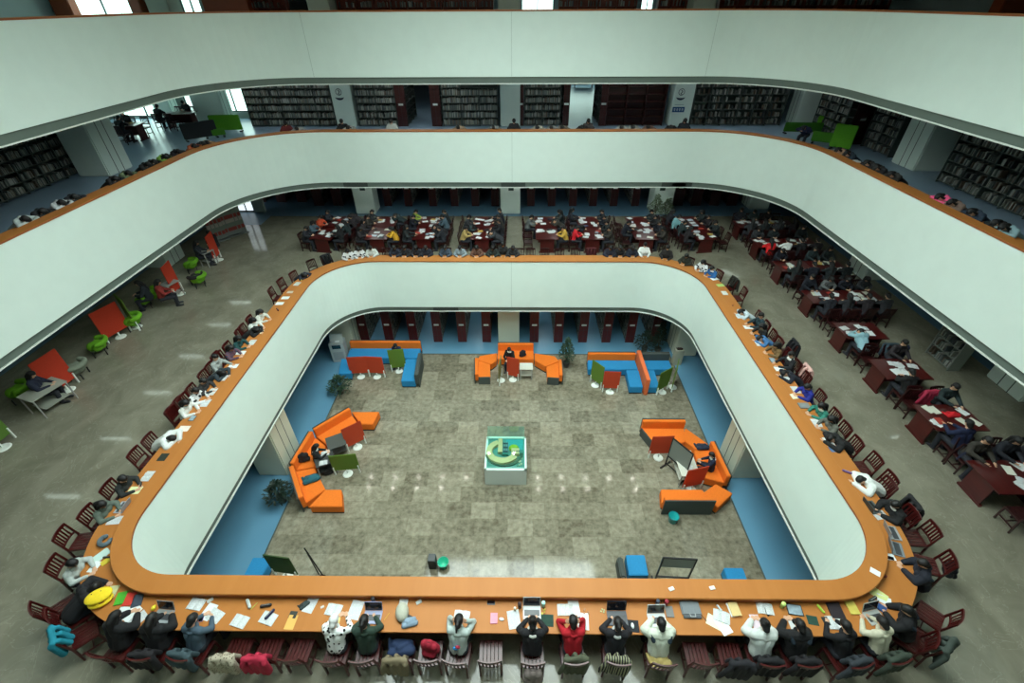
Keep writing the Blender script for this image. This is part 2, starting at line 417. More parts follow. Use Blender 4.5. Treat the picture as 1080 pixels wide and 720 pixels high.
column(16.2, 18.9, F1, 7.22, 1.2, 1.3, COLG); column(16.4, 11.1, F1, 7.22, 1.2, 1.3, COLG)
column(-17.2, 20.0, F1, 7.22, 1.2, 1.3, COLG); column(-18.6, 12.4, F1, 7.22, 1.2, 1.5, COLG); column(14.6, 27.6, F1, 7.22, 1.2, 1.2, COLG)
for x in (xat(172, 4, 29), xat(339, 4, 29), xat(537, 4, 29), xat(740, 4, 29)): column(x, 29, F3, ZR, 1.1, 1.1, paint((160, 168, 150)), False)
for x, wd in ((xat(67, 4, 30), 1.0), (xat(145, 4, 30), .6), (xat(240, 4, 30), 2.4), (xat(1072, 4, 23), 1.5)): column(x, 30.0 if x < 0 else 23.0, F3, ZR, wd, .6, mat((140, 62, 28), .5, .15, 4, kind='wood'), False)

# lamps under the storeys' ceilings; those of the middle storey streak the polished floor
TUBE = emit('tube_light', (235, 255, 245), 11)
TUBE2 = emit('panel_light', (240, 252, 250), 34)
def tube_light(x, y, z, rz, where, wide=False):
    t = thing('ceiling_light', where, 'ceiling light', (x, y, z), rz, where.replace('white tube light', 'tube lights'))
    MB().box(0, 0, .02, 1.3, .16, .04).build('housing', TRIM, t); MB().box(0, 0, -.012, 1.1, .12 if wide else .03, .024).build('diffuser', TUBE2 if wide else TUBE, t)
for i, y in enumerate((8.7, 11.15, 13.6, 16.0, 18.5, 20.6)): tube_light(-14.8, y, 7.165, 0, 'white tube light under the left gallery ceiling, reflected in the terrazzo')
for i, y in enumerate((9.0, 11.4, 13.8, 16.3, 18.8, 21.2)): tube_light(14.3, y, 7.165, 0 if i < 6 else 0, 'white tube light under the right gallery ceiling above the reading tables')
for x, rz in ((-12.4, 1.0), (12.5, -1.0)): tube_light(x, 23.8, 7.165, rz, 'white tube light set slantwise at the far corner of the gallery ceiling')
for x in (-7.9, -3.2, .1, 2.6, 5.2, 7.6): tube_light(x, 24.6, 7.165, 0, 'white tube light under the far gallery ceiling above the reading tables', True)
for x in (-14.5, -11.5, -7, -5.6, -3.5, 1.5, 4.5, 7, 11, 14): tube_light(x, 26.5, 11.69, 0, 'white tube light under the upper ceiling before the bookcases', True)  # out of view, added to brighten the bookcases
for x in (-7.4, -4.8, -2.2, 1.6, 4.1, 6.6): tube_light(x, 22.6, 2.68, PI/2, 'white tube light between the ground floor library stacks', True)  # extra lamps, added to brighten the floor between the stacks
tube_light(-6.1, 31.0, 11.69, 0, 'white tube light deep in the upper storey behind the bookcases', True)  # hidden lamp added to light the blue floor in the gap
SPOT = emit('spot_light', (255, 250, 235), 90)
for i in range(12):
    for y in (23.5, 22.45):
        x = -12.1+i*1.98+(0 if y > 23 else .05)
        if i in (4, 5, 10) and y < 23: continue
        t = thing('downlight', 'round white downlight in the top ceiling, glinting in the stone floor', 'downlight', (x, y, ZR-.01), 0, 'downlights of the top ceiling')
        MB().lathe((0, 0, 0), [(.001, -.03), (.11, -.03), (.12, 0)]).build('housing', TRIM, t)
        MB().lathe((0, 0, -.034), [(.001, 0), (.09, 0), (.09, .004)], n=12).build('lens', SPOT, t)

# ------------------------------------------------------------ people
SKIN = mat((205, 160, 130), .55, .06, 12); HAIRM = mat((13, 11, 11), .6, .25, 40); SHOE = mat((40, 40, 44), .6, .2, 20)
JEANS = fabric((32, 36, 48)); V = Vector
def figure(pose, hairstyle='short', hands=True, puff=0.0):
    sk, tp, tr, sh, hr = [], [], [], [], []
    A = lambda L, a, b, ra, rb: L.append((V(a), V(b), ra, rb))
    if pose == 'write':  shy, shz, hc, pit = .11, .99, V((0, .21, 1.17)), .95
    elif pose == 'up':   shy, shz, hc, pit = .08, 1.03, V((0, .15, 1.25)), .55
    elif pose == 'raise': shy, shz, hc, pit = .12, 1.0, V((0, .23, 1.19)), .8
    elif pose == 'slump': shy, shz, hc, pit = .34, .90, V((.04, .52, .93)), 1.25
    elif pose == 'sofa': shy, shz, hc, pit = .02, .98, V((0, .12, 1.18)), .6
    elif pose == 'stand': shy, shz, hc, pit = .02, 1.40, V((0, .07, 1.62)), .4
    stand = pose == 'stand'
    pz = .9 if stand else (.50 if pose == 'sofa' else .57)
    for s in (-1, 1):
        hip = (s*.09, 0, pz-.02)
        kn = (s*.1, .03, .5) if stand else (s*.13, .42, pz-.03); an = (s*.1, 0, .09) if stand else (s*.13, .38, .10)
        toe = (an[0]*1.1, an[1]+.17, .04)
        for L, e in ((sk, 0), (tr, .018)):
            A(L, hip, kn, .082+e, .058+e); A(L, kn, an, .055+e, .038+e*1.4)
        A(sk, (an[0], an[1], .05), toe, .038, .03); A(sh, (an[0], an[1]-.03, .055), toe, .052, .045)
        sp = V((s*.165, shy, shz-.02))
        if stand: el, wr = V((s*.24, .02, 1.12)), V((s*.22, .14, .9))
        elif pose == 'write': el, wr = V((s*.265, .22, .86)), V((s*.10+.015, .42, .84))
        elif pose == 'up': el, wr = V((s*.26, .18, .86)), V((s*.12-.02, .50, .835))
        elif pose == 'raise': el, wr = V((s*.24, .38, .86)), V((s*.13, .27, 1.12))
        elif pose == 'slump': el, wr = V((s*.30, .50, .84)), V((-s*.02, .64-.05*s, .835))
        else: el, wr = V((s*.24, .15, .72)), V((s*.10, .38, .72))
        for L, e in ((sk, 0), (tp, .02+puff)):
            A(L, sp, el, .05+e, .041+e); A(L, el, el+(wr-el)*(1 if L is sk else .93), .04+e, .027+e*.8)
        # hand: palm, four fingers with a bend, thumb from the side of the palm
        if hands:
            d = (wr-el).normalized()
            if pose == 'raise': d = V((-s*.35, -.25, .9)).normalized()
            side = d.cross(V((0, 0, 1))).normalized()*s
            if pose == 'raise': side = V((s*.2, .95, .1)).normalized()
            up = side.cross(d)*s; dn = -V((0, 0, 1)) if pose != 'raise' else V((-s, 0, 0))
            for q in (-.02, 0, .02): A(sk, wr+side*q*.6, wr+d*.075+side*q, .016, .014)
            for q, l in ((-.03, .062), (-.011, .072), (.010, .068), (.029, .052)):
                k1 = wr+d*.08+side*q; k2 = k1+d*l*.55+dn*.004; k3 = k2+d*l*.4+dn*.018
                A(sk, k1, k2, .0095, .009); A(sk, k2, k3, .009, .008)
            t0 = wr+d*.025-side*.022; t1 = t0+d*.035-side*.022; A(sk, t0, t1, .012, .011); A(sk, t1, t1+d*.03-side*.004, .0105, .009)
        else: A(sk, wr, wr+(wr-el).normalized()*.1, .03, .025)
    for L, e in ((sk, 0), (tr, .02)): A(L, (-.07, -.01, pz), (.07, -.01, pz), .115+e, .115+e)
    mid = V((0, shy*.45, pz+(shz-pz)*.45)); ch = V((0, shy*.85, shz-.12))
    for L, e in ((sk, 0), (tp, .022+puff)):
        A(L, (-.05, -.01, pz+(.03 if L is tp else 0)), mid+V((-.045, 0, 0)), .115+e, .105+e); A(L, (.05, -.01, pz+(.03 if L is tp else 0)), mid+V((.045, 0, 0)), .115+e, .105+e)
        A(L, mid+V((-.045, 0, 0)), ch+V((-.075, 0, 0)), .105+e, .11+e); A(L, mid+V((.045, 0, 0)), ch+V((.075, 0, 0)), .105+e, .11+e)
        A(L, (-.15, shy, shz), (.15, shy, shz), .06+e, .06+e); A(L, V((0, shy, shz)), V((0, shy+.01, shz+.04)), .075+e, .055+e)
    R = Matrix.Rotation(-pit, 3, 'X')
    if pose == 'slump': R = Matrix.Rotation(.5, 3, 'Y') @ R
    H = lambda x, y, z: hc+R @ V((x, y, z))
    A(sk, (0, shy+.02, shz+.03), H(0, -.02, -.05), .05, .05)
    # head: skull, jaw, nose, brow, lips, ears
    for a, b, ra, rb in (((0, -.02, .02), (0, .005, .025), .082, .078), ((0, .0, 0), (0, .035, -.07), .07, .042), ((0, .075, .008), (0, .098, -.022), .010, .014),
                         ((-.03, .07, .03), (.03, .07, .03), .016, .016), ((-.015, .078, -.05), (.015, .078, -.05), .010, .010)):
        A(sk, H(*a), H(*b), ra, rb)
    for s in (-1, 1): A(sk, H(s*.078, -.005, .02), H(s*.084, -.012, -.015), .014, .010)
    A(hr, H(0, .03, .06), H(0, .055, .045), .062, .04); A(hr, H(0, -.035, .035), H(0, .0, .055), .092, .084); A(hr, H(0, -.04, .0), H(0, -.05, -.06), .078, .062)
    for s in (-1, 1): A(hr, H(s*.05, .0, .055), H(s*.06, -.02, .0), .035, .028)
    if hairstyle == 'long':
        bk = V((0, shy-.12, shz-.14))
        A(hr, H(0, -.06, .02), H(0, -.085, -.08), .075, .07); A(hr, H(0, -.085, -.08), bk, .07, .05)
        for s in (-1, 1): A(hr, H(s*.07, -.01, .03), H(s*.075, .01, -.10), .032, .03)
    elif hairstyle == 'tail':
        A(hr, H(0, -.11, .04), H(0, -.17, -.02), .03, .036); A(hr, H(0, -.17, -.02), H(0, -.16, -.14), .036, .018)
    elif hairstyle == 'bun': A(hr, H(0, -.11, .06), H(0, -.13, .075), .045, .04)
    return dict(sk=sk, tp=tp, tr=tr, sh=sh, hr=hr, H=H, col=(V((0, shy-.05, shz+.05)), V((0, shy+.08, shz+.03))))
def mbof(*lists, n=10):
    b = MB()
    for L in lists:
        for a, c, ra, rb in L: b.cap(a, c, ra, rb, n=n)
    return b
def person_proto(pose, hairstyle, puff=0.0):
    F = figure(pose, hairstyle, True, puff)
    body = link('person', remesh(mbof(F['sk']), 'body', .0085, [SKIN], 1))
    H = F['H']; e = MB()
    for s in (-1, 1): e.ell(H(s*.031, .079, .008), (.011, .009, .008), n=8)
    e.build('eyes', mat((30, 24, 22), .2), body, smooth=True)
    link('hair', remesh(mbof(F['hr']), 'hair', .012, [HAIRM], 1), body)
    link('jacket', remesh(mbof(F['tp']), 'jacket', .014, [JEANS], 2), body)
    link('trousers', remesh(mbof(F['tr']), 'trousers', .016, [JEANS], 1), body)
    for q in F['sh']: link('shoe', remesh(mbof([q]), 'shoe', .014, [SHOE], 1), body)
    a, c = F['col']; col = MB()
    pts = [a.lerp(c, .5)+Vector((.075*math.cos(t), .085*math.sin(t), .015*math.sin(t)-.01)) for t in [k*PI/6 for k in range(13)]]
    col.tube(pts, .04); link('collar', remesh(col, 'collar', .012, [JEANS], 1), body)
    return body
PROTO = {}
def person(pose, hairstyle, loc, rz, top, label, group, haircol=None, collar=None, puff=0, trousers=None, scale=1, topmat=None):
    k = (pose, hairstyle, puff)
    first = k not in PROTO
    if first: PROTO[k] = person_proto(pose, hairstyle, puff); b = PROTO[k]
    else: b = copy_tree(PROTO[k])
    b.location = loc; b.rotation_euler = (0, 0, rz); b.scale = (scale,)*3
    for c in list(b.children):
        n = c.name.split('.')[0]
        if n == 'jacket': recolour(c, topmat or fabric(top)); 
        elif n == 'trousers': recolour(c, fabric(trousers or (36, 38, 46)))
        elif n == 'hair': recolour(c, HAIRM if not haircol else mat(haircol, .45, .25, 40))
        elif n == 'collar': recolour(c, fabric(collar) if collar else (topmat or fabric(top)))
    tag(b, label, 'person', group); return b
FARP = {}
def far_person(pose, hairstyle, loc, rz, top, label, group, trousers=(34, 36, 44)):
    """smaller in the photo: one mesh, the limbs, clothes and hair as its surfaces"""
    k = (pose, hairstyle)
    if k not in FARP:
        F = figure(pose, hairstyle, True, .005)
        keep = [p for p in F['sk'] if True]
        pr = []
        mx = mbof(F['sk'], F['hr'], F['tp'], F['tr'], F['sh'], n=8)
        for L, mi in ((F['sk'][-12:], 0), (F['sk'][:0], 0), (F['hr'], 1), (F['tp'], 2), (F['tr'], 3), (F['sh'], 4)):
            pr += [(a, b, ra, rb, mi) for a, b, ra, rb in L]
        hand = [p for p in F['sk'] if p[2] <= .0161 or (p[2] == .03)]
        pr += [(a, b, ra+.002, rb+.002, 0) for a, b, ra, rb in hand]
        FARP[k] = remesh(mx, 'seated_person', .019, [SKIN, HAIRM, JEANS, JEANS, SHOE], 0, pr)
    o = link('person', FARP[k], None, loc, rz)
    recolour(o, fabric(top), 2); recolour(o, fabric(trousers), 3)
    return tag(o, label, 'person', group)

# ------------------------------------------------------------ furniture
REDW = mat((84, 22, 20), .28, .25, 9, kind='wood', col2=(54, 13, 12))
def chair_meshes():
    M = {}
    s = MB()
    for i in range(6): s.box(-.175+i*.07, .0, .452, .058, .40, .018)
    s.box(0, .19, .43, .43, .03, .05).box(0, -.19, .43, .43, .03, .05).box(-.2, 0, .43, .025, .38, .045).box(.2, 0, .43, .025, .38, .045)
    M['seat'] = s.mesh('chair_seat', REDW, .004)
    b = MB()
    N = 8
    for z, h, y0 in ((.87, .075, -.275), (.56, .04, -.225)):
        for i in range(N):
            x0 = -.205+.41*i/N; x1 = -.205+.41*(i+1)/N; c = lambda x: y0-.035*(1-(x/.205)**2)
            b.add([(x0, c(x0)-.012, z-h/2), (x1, c(x1)-.012, z-h/2), (x1, c(x1)+.012, z-h/2), (x0, c(x0)+.012, z-h/2),
                   (x0, c(x0)-.012, z+h/2), (x1, c(x1)-.012, z+h/2), (x1, c(x1)+.012, z+h/2), (x0, c(x0)+.012, z+h/2)],
                  [(0, 3, 2, 1), (4, 5, 6, 7), (0, 1, 5, 4), (2, 3, 7, 6), (1, 2, 6, 5), (3, 0, 4, 7)])
    for i in range(5):
        x = -.13+i*.065; b.box(x, -.25-.033*(1-(x/.205)**2), .715, .032, .012, .30, 0, 0, .155)
    M['backrest'] = b.mesh('chair_backrest', REDW)
    for k, (x, y) in enumerate(((-.2, .19), (.2, .19))):
        M['leg%d' % k] = MB().box(x, y, .215, .036, .036, .43).mesh('chair_leg', REDW, .004)
    for k, x in ((2, -.2), (3, .2)):
        M['leg%d' % k] = MB().prism([(-.235, 0), (-.2, 0), (-.178, .45), (-.262, .9), (-.288, .9), (-.214, .45)], -.018, .018).mesh('chair_leg', REDW, .003)
        me = M['leg%d' % k]
        for v in me.vertices: yy, zz, t = v.co.x, v.co.y, v.co.z; v.co = (x+t, yy, zz)
    M['stretcher'] = MB().box(-.2, 0, .17, .02, .38, .03).box(.2, 0, .17, .02, .38, .03).box(0, 0, .17, .4, .02, .03).mesh('stretcher', REDW)
    return M
CM = chair_meshes()
def chair(loc, rz, label, group):
    t = thing('wooden_chair', label, 'chair', loc, rz, group)
    link('seat', CM['seat'], t); link('backrest', CM['backrest'], t); link('stretcher', CM['stretcher'], t)
    for k in range(4): link('leg', CM['leg%d' % k], t)
    return t
_all = bmesh.new()
for mm in CM.values(): _all.from_mesh(mm)
CHAIR1 = bpy.data.meshes.new('chair_whole'); _all.to_mesh(CHAIR1); _all.free(); CHAIR1.materials.append(mat((54, 16, 16), .35, .2, 9, kind='wood', col2=(34, 10, 10)))
def far_chair(loc, rz, label, group): return tag(link('wooden_chair', CHAIR1, None, loc, rz), label, 'chair', group)

def table(loc, rz, L, W, label, group):
    t = thing('reading_table', label, 'table', loc, rz, group)
    MB().box(0, 0, .735, L, W, .035).build('tabletop', REDW, t, bevel=.005)
    for s in (-1, 1):
        q = MB().box(s*(L/2-.10), 0, .39, .04, W*.62, .66).build('side_panel', REDW, t)
        MB().box(s*(L/2-.10), 0, .03, .07, W*.72, .06).build('foot', REDW, q)
    MB().box(0, 0, .45, L-.22, .025, .45).build('centre_panel', REDW, t)
    return t

# ------------------------------------------------------------ clothes, bags, things on the counters
def blob(name, prims, voxel, m, sm=3): 
    b = MB()
    for a, c, ra, rb in prims: b.cap(a, c, ra, rb)
    return remesh(b, name, voxel, [m], sm)
COAT = blob('coat', [((-.19, -.29, .885), (.19, -.29, .885), .05, .05), ((-.12, -.30, .90), (.10, -.27, .90), .045, .05), ((-.19, -.33, .84), (-.15, -.33, .45), .05, .055), ((.19, -.33, .84), (.15, -.33, .45), .06, .07),
    ((-.05, -.32, .84), (-.05, -.32, .42), .055, .06), ((.06, -.32, .84), (.06, -.32, .40), .055, .06), ((-.15, -.22, .83), (-.14, -.17, .60), .045, .05), ((.15, -.22, .83), (.14, -.16, .6), .045, .05), ((0, -.2, .82), (0, -.16, .55), .05, .06),
    ((-.21, -.35, .78), (-.28, -.33, .40), .05, .04)], .02, JEANS)
BAG = blob('bag', [((-.10, -.04, .1), (.10, -.04, .1), .09, .09), ((-.09, -.02, .25), (.09, -.02, .25), .08, .08), ((0, -.03, .1), (0, -.02, .3), .11, .08), ((-.08, .06, .08), (.08, .06, .08), .06, .06)], .016, JEANS)
HEAP = blob('heap', [((-.14, -.06, .05), (.14, -.02, .05), .06, .08), ((-.1, .06, .05), (.12, .08, .04), .07, .05), ((-.02, 0, .09), (.08, .05, .09), .06, .05), ((-.16, .02, .03), (-.2, .14, .03), .04, .03)], .014, JEANS)
SHEET = MB()
for i in range(6):
    for q in range(2): pass
vs = [(-.105+.21*i/5, -.148+.296*jj/4, .0012+.004*math.sin(i*1.3)*(jj/4)**2+(.006 if (i, jj) == (5, 4) else 0)) for jj in range(5) for i in range(6)]
SHEET.add(vs+[(x, y, z-.001) for x, y, z in vs], [(jj*6+i, jj*6+i+1, jj*6+i+7, jj*6+i+6) for jj in range(4) for i in range(5)]+[(30+jj*6+i, 30+jj*6+i+6, 30+jj*6+i+7, 30+jj*6+i+1) for jj in range(4) for i in range(5)])
PAPER = mat((222, 228, 226), .7, .03, 60); PRINT = mat((226, 230, 228), .7, .3, 70, kind='specks', col2=(192, 196, 198))
SHEET = SHEET.mesh('paper_sheet', PAPER)
OB = MB()
for s in (-1, 1):
    n = 6; pr = [(s*.15*i/n, .006+.016*math.sin(PI*min(1, i/n*1.1+.05))) for i in range(n+1)]
    for i in range(n):
        (x0, z0), (x1, z1) = pr[i], pr[i+1]
        OB.add([(x0, -.105, 0), (x1, -.105, 0), (x1, .105, 0), (x0, .105, 0), (x0, -.105, z0), (x1, -.105, z1), (x1, .105, z1), (x0, .105, z0)], [(0, 3, 2, 1), (4, 5, 6, 7), (0, 1, 5, 4), (2, 3, 7, 6), (1, 2, 6, 5), (3, 0, 4, 7)])
OPENB = OB.mesh('open_book', PRINT)
CB = MB().box(0, 0, .012, .18, .25, .024).mesh('closed_book', PAPER, .003)
_things = {}
def item(kind, x, y, z, rz, col, label, cat, group=None, scale=1):
    """a small thing lying at x, y, z"""
    if kind == 'sheet': o = link('paper_sheet', SHEET, None, (x, y, z+.002), rz); recolour(o, mat(col, .7, .03, 60))
    elif kind == 'print': o = link('printed_sheet', SHEET, None, (x, y, z+.002), rz); recolour(o, PRINT)
    elif kind == 'openbook': o = link('open_book', OPENB, None, (x, y, z+.001), rz); recolour(o, mat(col, .7, .34, 55, kind='specks', col2=(196, 200, 200)))
    elif kind == 'book':
        o = link('closed_book', CB, None, (x, y, z+.001), rz); recolour(o, mat(col, .45, .12, 14))
    elif kind == 'laptop':
        if 'laptop' not in _things:
            _things['laptop'] = (MB().box(0, 0, .009, .34, .235, .018).mesh('base', PAPER, .004), MB().box(0, -.01, .0185, .29, .11, .003).mesh('keyboard', BLACK),
                MB().box(0, .158, .118, .34, .010, .215, 0, 0, -.32).mesh('screen', PAPER, .003), MB().box(0, .1515, .118, .315, .004, .19, 0, 0, -.32).mesh('display', PAPER))
        L = _things['laptop']; o = link('laptop', None, None, (x, y, z+.001), rz)
        b, kb, s, d = (link(n, me, o) for n, me in zip(('base', 'keyboard', 'screen', 'display'), L))
        recolour(b, plastic(col)); recolour(s, plastic(col)); recolour(d, mat((26, 28, 36), .12, .2, 8)); recolour(kb, plastic((60, 62, 66) if sum(col) > 300 else (22, 22, 24)))
    elif kind == 'tablet':
        o = link('tablet', None, None, (x, y, z), rz)
        MB().box(0, 0, .006, .26, .19, .010).build('case', plastic(col), o, bevel=.003); MB().box(0, 0, .0118, .23, .16, .002).build('display', mat((150, 168, 178), .2, .5, 14), o)
    elif kind == 'phone':
        o = link('phone', None, None, (x, y, z), rz); MB().box(0, 0, .005, .075, .155, .009).build('case', plastic(col), o, bevel=.003); MB().box(0, 0, .0102, .066, .14, .0015).build('display', mat((14, 15, 20), .1), o)
    elif kind == 'pad':
        o = MB().box(0, 0, .003, .24, .21, .005).build('mouse_pad', mat(col, .8, .4, 12), None, (x, y, z), rz)
    elif kind == 'mouse':
        o = MB().ell((0, 0, .012), (.03, .052, .02), n=12).build('mouse', plastic(col), None, (x, y, z), rz, smooth=True)
    elif kind == 'cup':
        o = link('cup', None, None, (x, y, z), rz)
        MB().lathe((0, 0, 0), [(.001, 0), (.034, 0), (.037, .14), (.034, .14), (.031, .01), (.001, .01)], n=14).build('body', plastic(col), o, smooth=True)
        MB().lathe((0, 0, .14), [(.038, -.004), (.038, .014), (.012, .018), (.001, .03)], n=14).build('lid', plastic(tuple(min(255, int(c*1.3+25)) for c in col)), o, smooth=True)
    elif kind == 'case':
        o = link('pencil_case', remesh(MB().cap((-.08, 0, .03), (.08, 0, .03), .032, .03), 'pencil_case', .009, [JEANS], 1) if 'pc' not in _things else _things['pc'], None, (x, y, z), rz); _things['pc'] = o.data; recolour(o, fabric(col))
        MB().box(0, 0, .0615, .15, .006, .004).build('zip', mat((150, 150, 150), .4), o)
    elif kind == 'heap':
        o = link('cloth', HEAP, None, (x, y, z-.012), rz); o.name = 'folded_clothes'; recolour(o, fabric(col))
    elif kind == 'bag':
        o = link('backpack', BAG, None, (x, y, z), rz); recolour(o, fabric(col))
        MB().tube([(-.04, -.02, .32), (-.03, -.02, .37), (.03, -.02, .37), (.04, -.02, .32)], .009).build('strap', fabric(tuple(int(c*.6) for c in col)), o)
    elif kind == 'pen':
        o = MB().tube([(-.07, 0, .006), (.07, 0, .006)], .005).build('pen', plastic(col), None, (x, y, z), rz)
    elif kind == 'tissue':
        o = MB().box(0, 0, .012, .11, .07, .022).build('tissue_pack', mat(col, .6, .3, 40), None, (x, y, z), rz, bevel=.006)
    elif kind == 'bits':
        o = MB()
        for q in range(5): o.lathe((random.uniform(-.05, .05), random.uniform(-.05, .05), 0), [(.001, .016), (.016, .014), (.018, 0)], n=8)
        o = o.build('snacks', mat(col, .6, .4, 30), None, (x, y, z), rz); tag(o, label, cat, group, 'stuff')
    if scale != 1: o.scale = (scale,)*3
    tag(o, label, cat, group); 
    if kind == 'bits': o['kind'] = 'stuff'
    return o
def coat(loc, rz, col, label, m=None, group=None):
    o = link('coat', COAT, None, loc, rz); recolour(o, m or fabric(col)); return tag(o, label, 'coat', group)

# ------------------------------------------------------------ seats along the counters
def rzn(n): return math.atan2(-n.y, -n.x)-PI/2
def seat(px, py, R, F, zh=1.15, o=.88):
    p = at(px, py, F+zh); c, n = R.snap(p.x, p.y, o); return c, n
def off(c, n, o, o0, F): p = c+n*(o-o0); return (p.x, p.y, F)
HD = {'write': .20, 'up': .15, 'raise': .22, 'slump': .52}
def who(px, py, label, top, pose='write', hair='short', R=R1, F=F1, near=True, group='students along the near counter', chr_=True, turn=0, chairlabel=None, **k):
    zh = {'write': 1.15, 'up': 1.25, 'raise': 1.17, 'slump': .95}[pose]; PO = 1.2 if pose in ('slump', 'up') else 1.08; ho = PO-HD[pose]
    c, n = seat(px, py, R, F, zh, ho); loc = off(c, n, PO, ho, F); rz = rzn(n)+turn
    if near: k.setdefault('scale', .95)
    o = (person if near else far_person)(pose, hair, loc, rz, top, label, group, **k)
    if chr_:
        l2 = off(c, n, 1.15, ho, F); s = label.split(' in ', 1)[-1]
        (chair if near else far_chair)(l2, rz, ' '.join(('dark red chair under the student in '+s).split()[:16]), 'occupied chairs along the counters')
    return o, loc, rz, c, n
def empty(px, py, label, R=R1, F=F1, near=True, o=1.13, turn=0, z=.45):
    p = at(px, py, F+z); c, n = R.snap(p.x, p.y, o); loc = (c.x, c.y, F)
    (chair if near else far_chair)(loc, rzn(n)+turn, label, 'empty chairs along the counters'); return loc, rzn(n)+turn
def coat_on(loc, rz, col, label, m=None): return coat(loc, rz, col, label, m, 'coats hung over the chairs')
def bag_on(loc, rz, col, label, dz=.463, dy=0):
    d = Vector((-math.sin(rz), math.cos(rz)))*dy
    item('bag', loc[0]+d.x, loc[1]+d.y, loc[2]+dz, rz+2.9, col, label, 'backpack', 'bags left on the chairs')
COW = mat((22, 24, 26), .8, .33, 12, kind='spots', col2=(228, 230, 228)); 
PLAID = mat((120, 60, 56), .85, .4, 6, kind='stripes', col2=(60, 70, 96)); LEO = mat((90, 80, 66), .9, .3, 26, kind='spots', col2=(176, 166, 146))
BWM = mat((30, 30, 34), .85, .38, 9, kind='spots', col2=(215, 218, 218)); PATT = mat((150, 150, 120), .85, .45, 7, kind='stripes', col2=(26, 24, 30))

# --- near counter, from the left corner to the right
G1 = 'students along the near counter'
_, l, r, c, n = who(83, 586, 'student in a light grey hoodie writing at the left corner of the near counter', (172, 180, 176), 'write', turn=-.5, chr_=False)
l, r = empty(66, 606, 'dark red slatted chair under the light grey hoodie at the left corner', o=1.2, turn=-.2)
l, r = empty(80, 571, 'dark red slatted chair just above the light grey hoodie, standing empty', o=1.35)
l, r = empty(75, 636, 'dark red chair pulled back at the left corner beside a black coat', o=1.36, turn=.1); 
_, l, r, c, n = who(80, 628, 'black-clad student in a wide black coat bent low beside the yellow plush', (20, 20, 24), 'slump', chr_=True, puff=.025)
_, l, r, c, n = who(112, 660, 'student in a black jacket sitting behind the yellow plush, a teal coat on the chair', (18, 18, 22), 'write', 'long', puff=.025)
l, r = empty(112, 648, 'dark red chair hidden under a teal padded coat at the left corner', o=1.22, turn=-.3)
coat_on(l, r, (22, 128, 148), 'bright teal padded coat hung on a chair at the near left corner')
_, l, r, c, n = who(150, 664, 'student in a black coat with brown hair bending left of the open laptop', (16, 16, 19), 'slump', 'long', puff=.025) if False else who(152, 664, 'student in a black coat leaning over the counter left of the silver laptop', (16, 16, 19), 'write', 'long', puff=.025)
coat_on(l, r, (24, 22, 26), 'black coat over the chair left of the silver laptop')
_, l, r, c, n = who(199, 655, 'student in a slate blue sweater holding a purple phone over white papers', (66, 84, 98), 'write', turn=-.15)
coat_on(l, r, (54, 72, 78), 'dark grey green coat with white trim on the chair of the slate blue sweater')
l, r = empty(252, 684, 'dark red slatted chair with a leopard print coat over its back'); coat_on(l, r, (190, 180, 160), 'beige leopard print coat draped over a dark red chair', LEO)
l, r = empty(284, 684, 'dark red slatted chair with a raspberry pink jacket over its back'); coat_on(l, r, (176, 34, 62), 'raspberry pink jacket hanging over a dark red chair')
l, r = empty(318, 680, 'empty dark red slatted chair left of the black and white spotted hoodie', turn=-.06)
who(349, 661, 'student in a white hoodie with black cow spots, hood up, at the near counter', (225, 225, 222), 'write', topmat=COW, haircol=(214, 214, 212), turn=-.05)
l, r = empty(345, 690, 'dark red chair drawn out behind the cow spotted hoodie', o=1.62) if False else (None, None)
who(384, 656, 'student in a dark green sweater with long black hair at the near counter', (38, 58, 48), 'write', 'tail', turn=.08)
l, r = empty(424, 684, 'dark red chair holding a folded navy coat and a tan fur coat'); coat_on(l, r, (120, 108, 84), 'tan fur trimmed coat hanging over the chair below the beige cap')
item('heap', l[0], l[1]+.02, F1+.475, 0, (28, 46, 78), 'folded navy blue coat lying on the chair seat below the beige cap', 'coat', None, 1.25)
l, r = empty(455, 680, 'dark red slatted chair carrying a crimson handbag beside the grey hoodie'); bag_on(l, r, (150, 22, 44), 'crimson handbag lying on a chair left of the grey hoodie')
who(482, 656, 'student in a pale grey hoodie with a blue and red print, hands at the head', (176, 188, 184), 'raise', 'tail', turn=-.12)
hood_ = [o for o in C.objects if o.get('category') == 'person'][-1]
MB().ell((-.02, -.105, .80), (.06, .03, .045), n=12).build('blue_print', fabric((60, 150, 214)), hood_, smooth=True); MB().ell((.03, -.10, .86), (.05, .03, .035), n=12).build('red_print', fabric((160, 40, 60)), hood_, smooth=True)
l, r = empty(518, 681, 'empty dark red slatted chair between the grey hoodie and the black jacket', turn=.02)
_, l, r, c, n = who(562, 660, 'student in a black jacket with a white hood lining typing on a laptop', (22, 22, 26), 'write', 'bun', collar=(214, 214, 208))
item('bag', l[0], l[1]-.42, F1+.42, 0, (128, 116, 112), 'taupe backpack hanging on the back of the chair with the black jacket', 'backpack')
_, l, r, c, n = who(606, 662, 'student in a bright red sweater at the near counter, an olive coat behind', (176, 18, 34), 'raise', turn=.05); coat_on(l, r, (74, 78, 60), 'olive green coat hanging over the chair of the red sweater')
_, l, r, c, n = who(652, 664, 'student in a black hoodie with white lining behind a dark laptop', (24, 24, 30), 'write', 'tail', collar=(200, 202, 200), turn=-.1); coat_on(l, r, (110, 104, 84), 'patterned black and ochre coat over the chair behind the dark laptop', PATT)
_, l, r, c, n = who(698, 660, 'student in a cream hoodie with navy shoulders at a white laptop', (206, 212, 196), 'write', turn=-.05, puff=.025)
pc_ = [o for o in C.objects if o.get('category') == 'person'][-1]
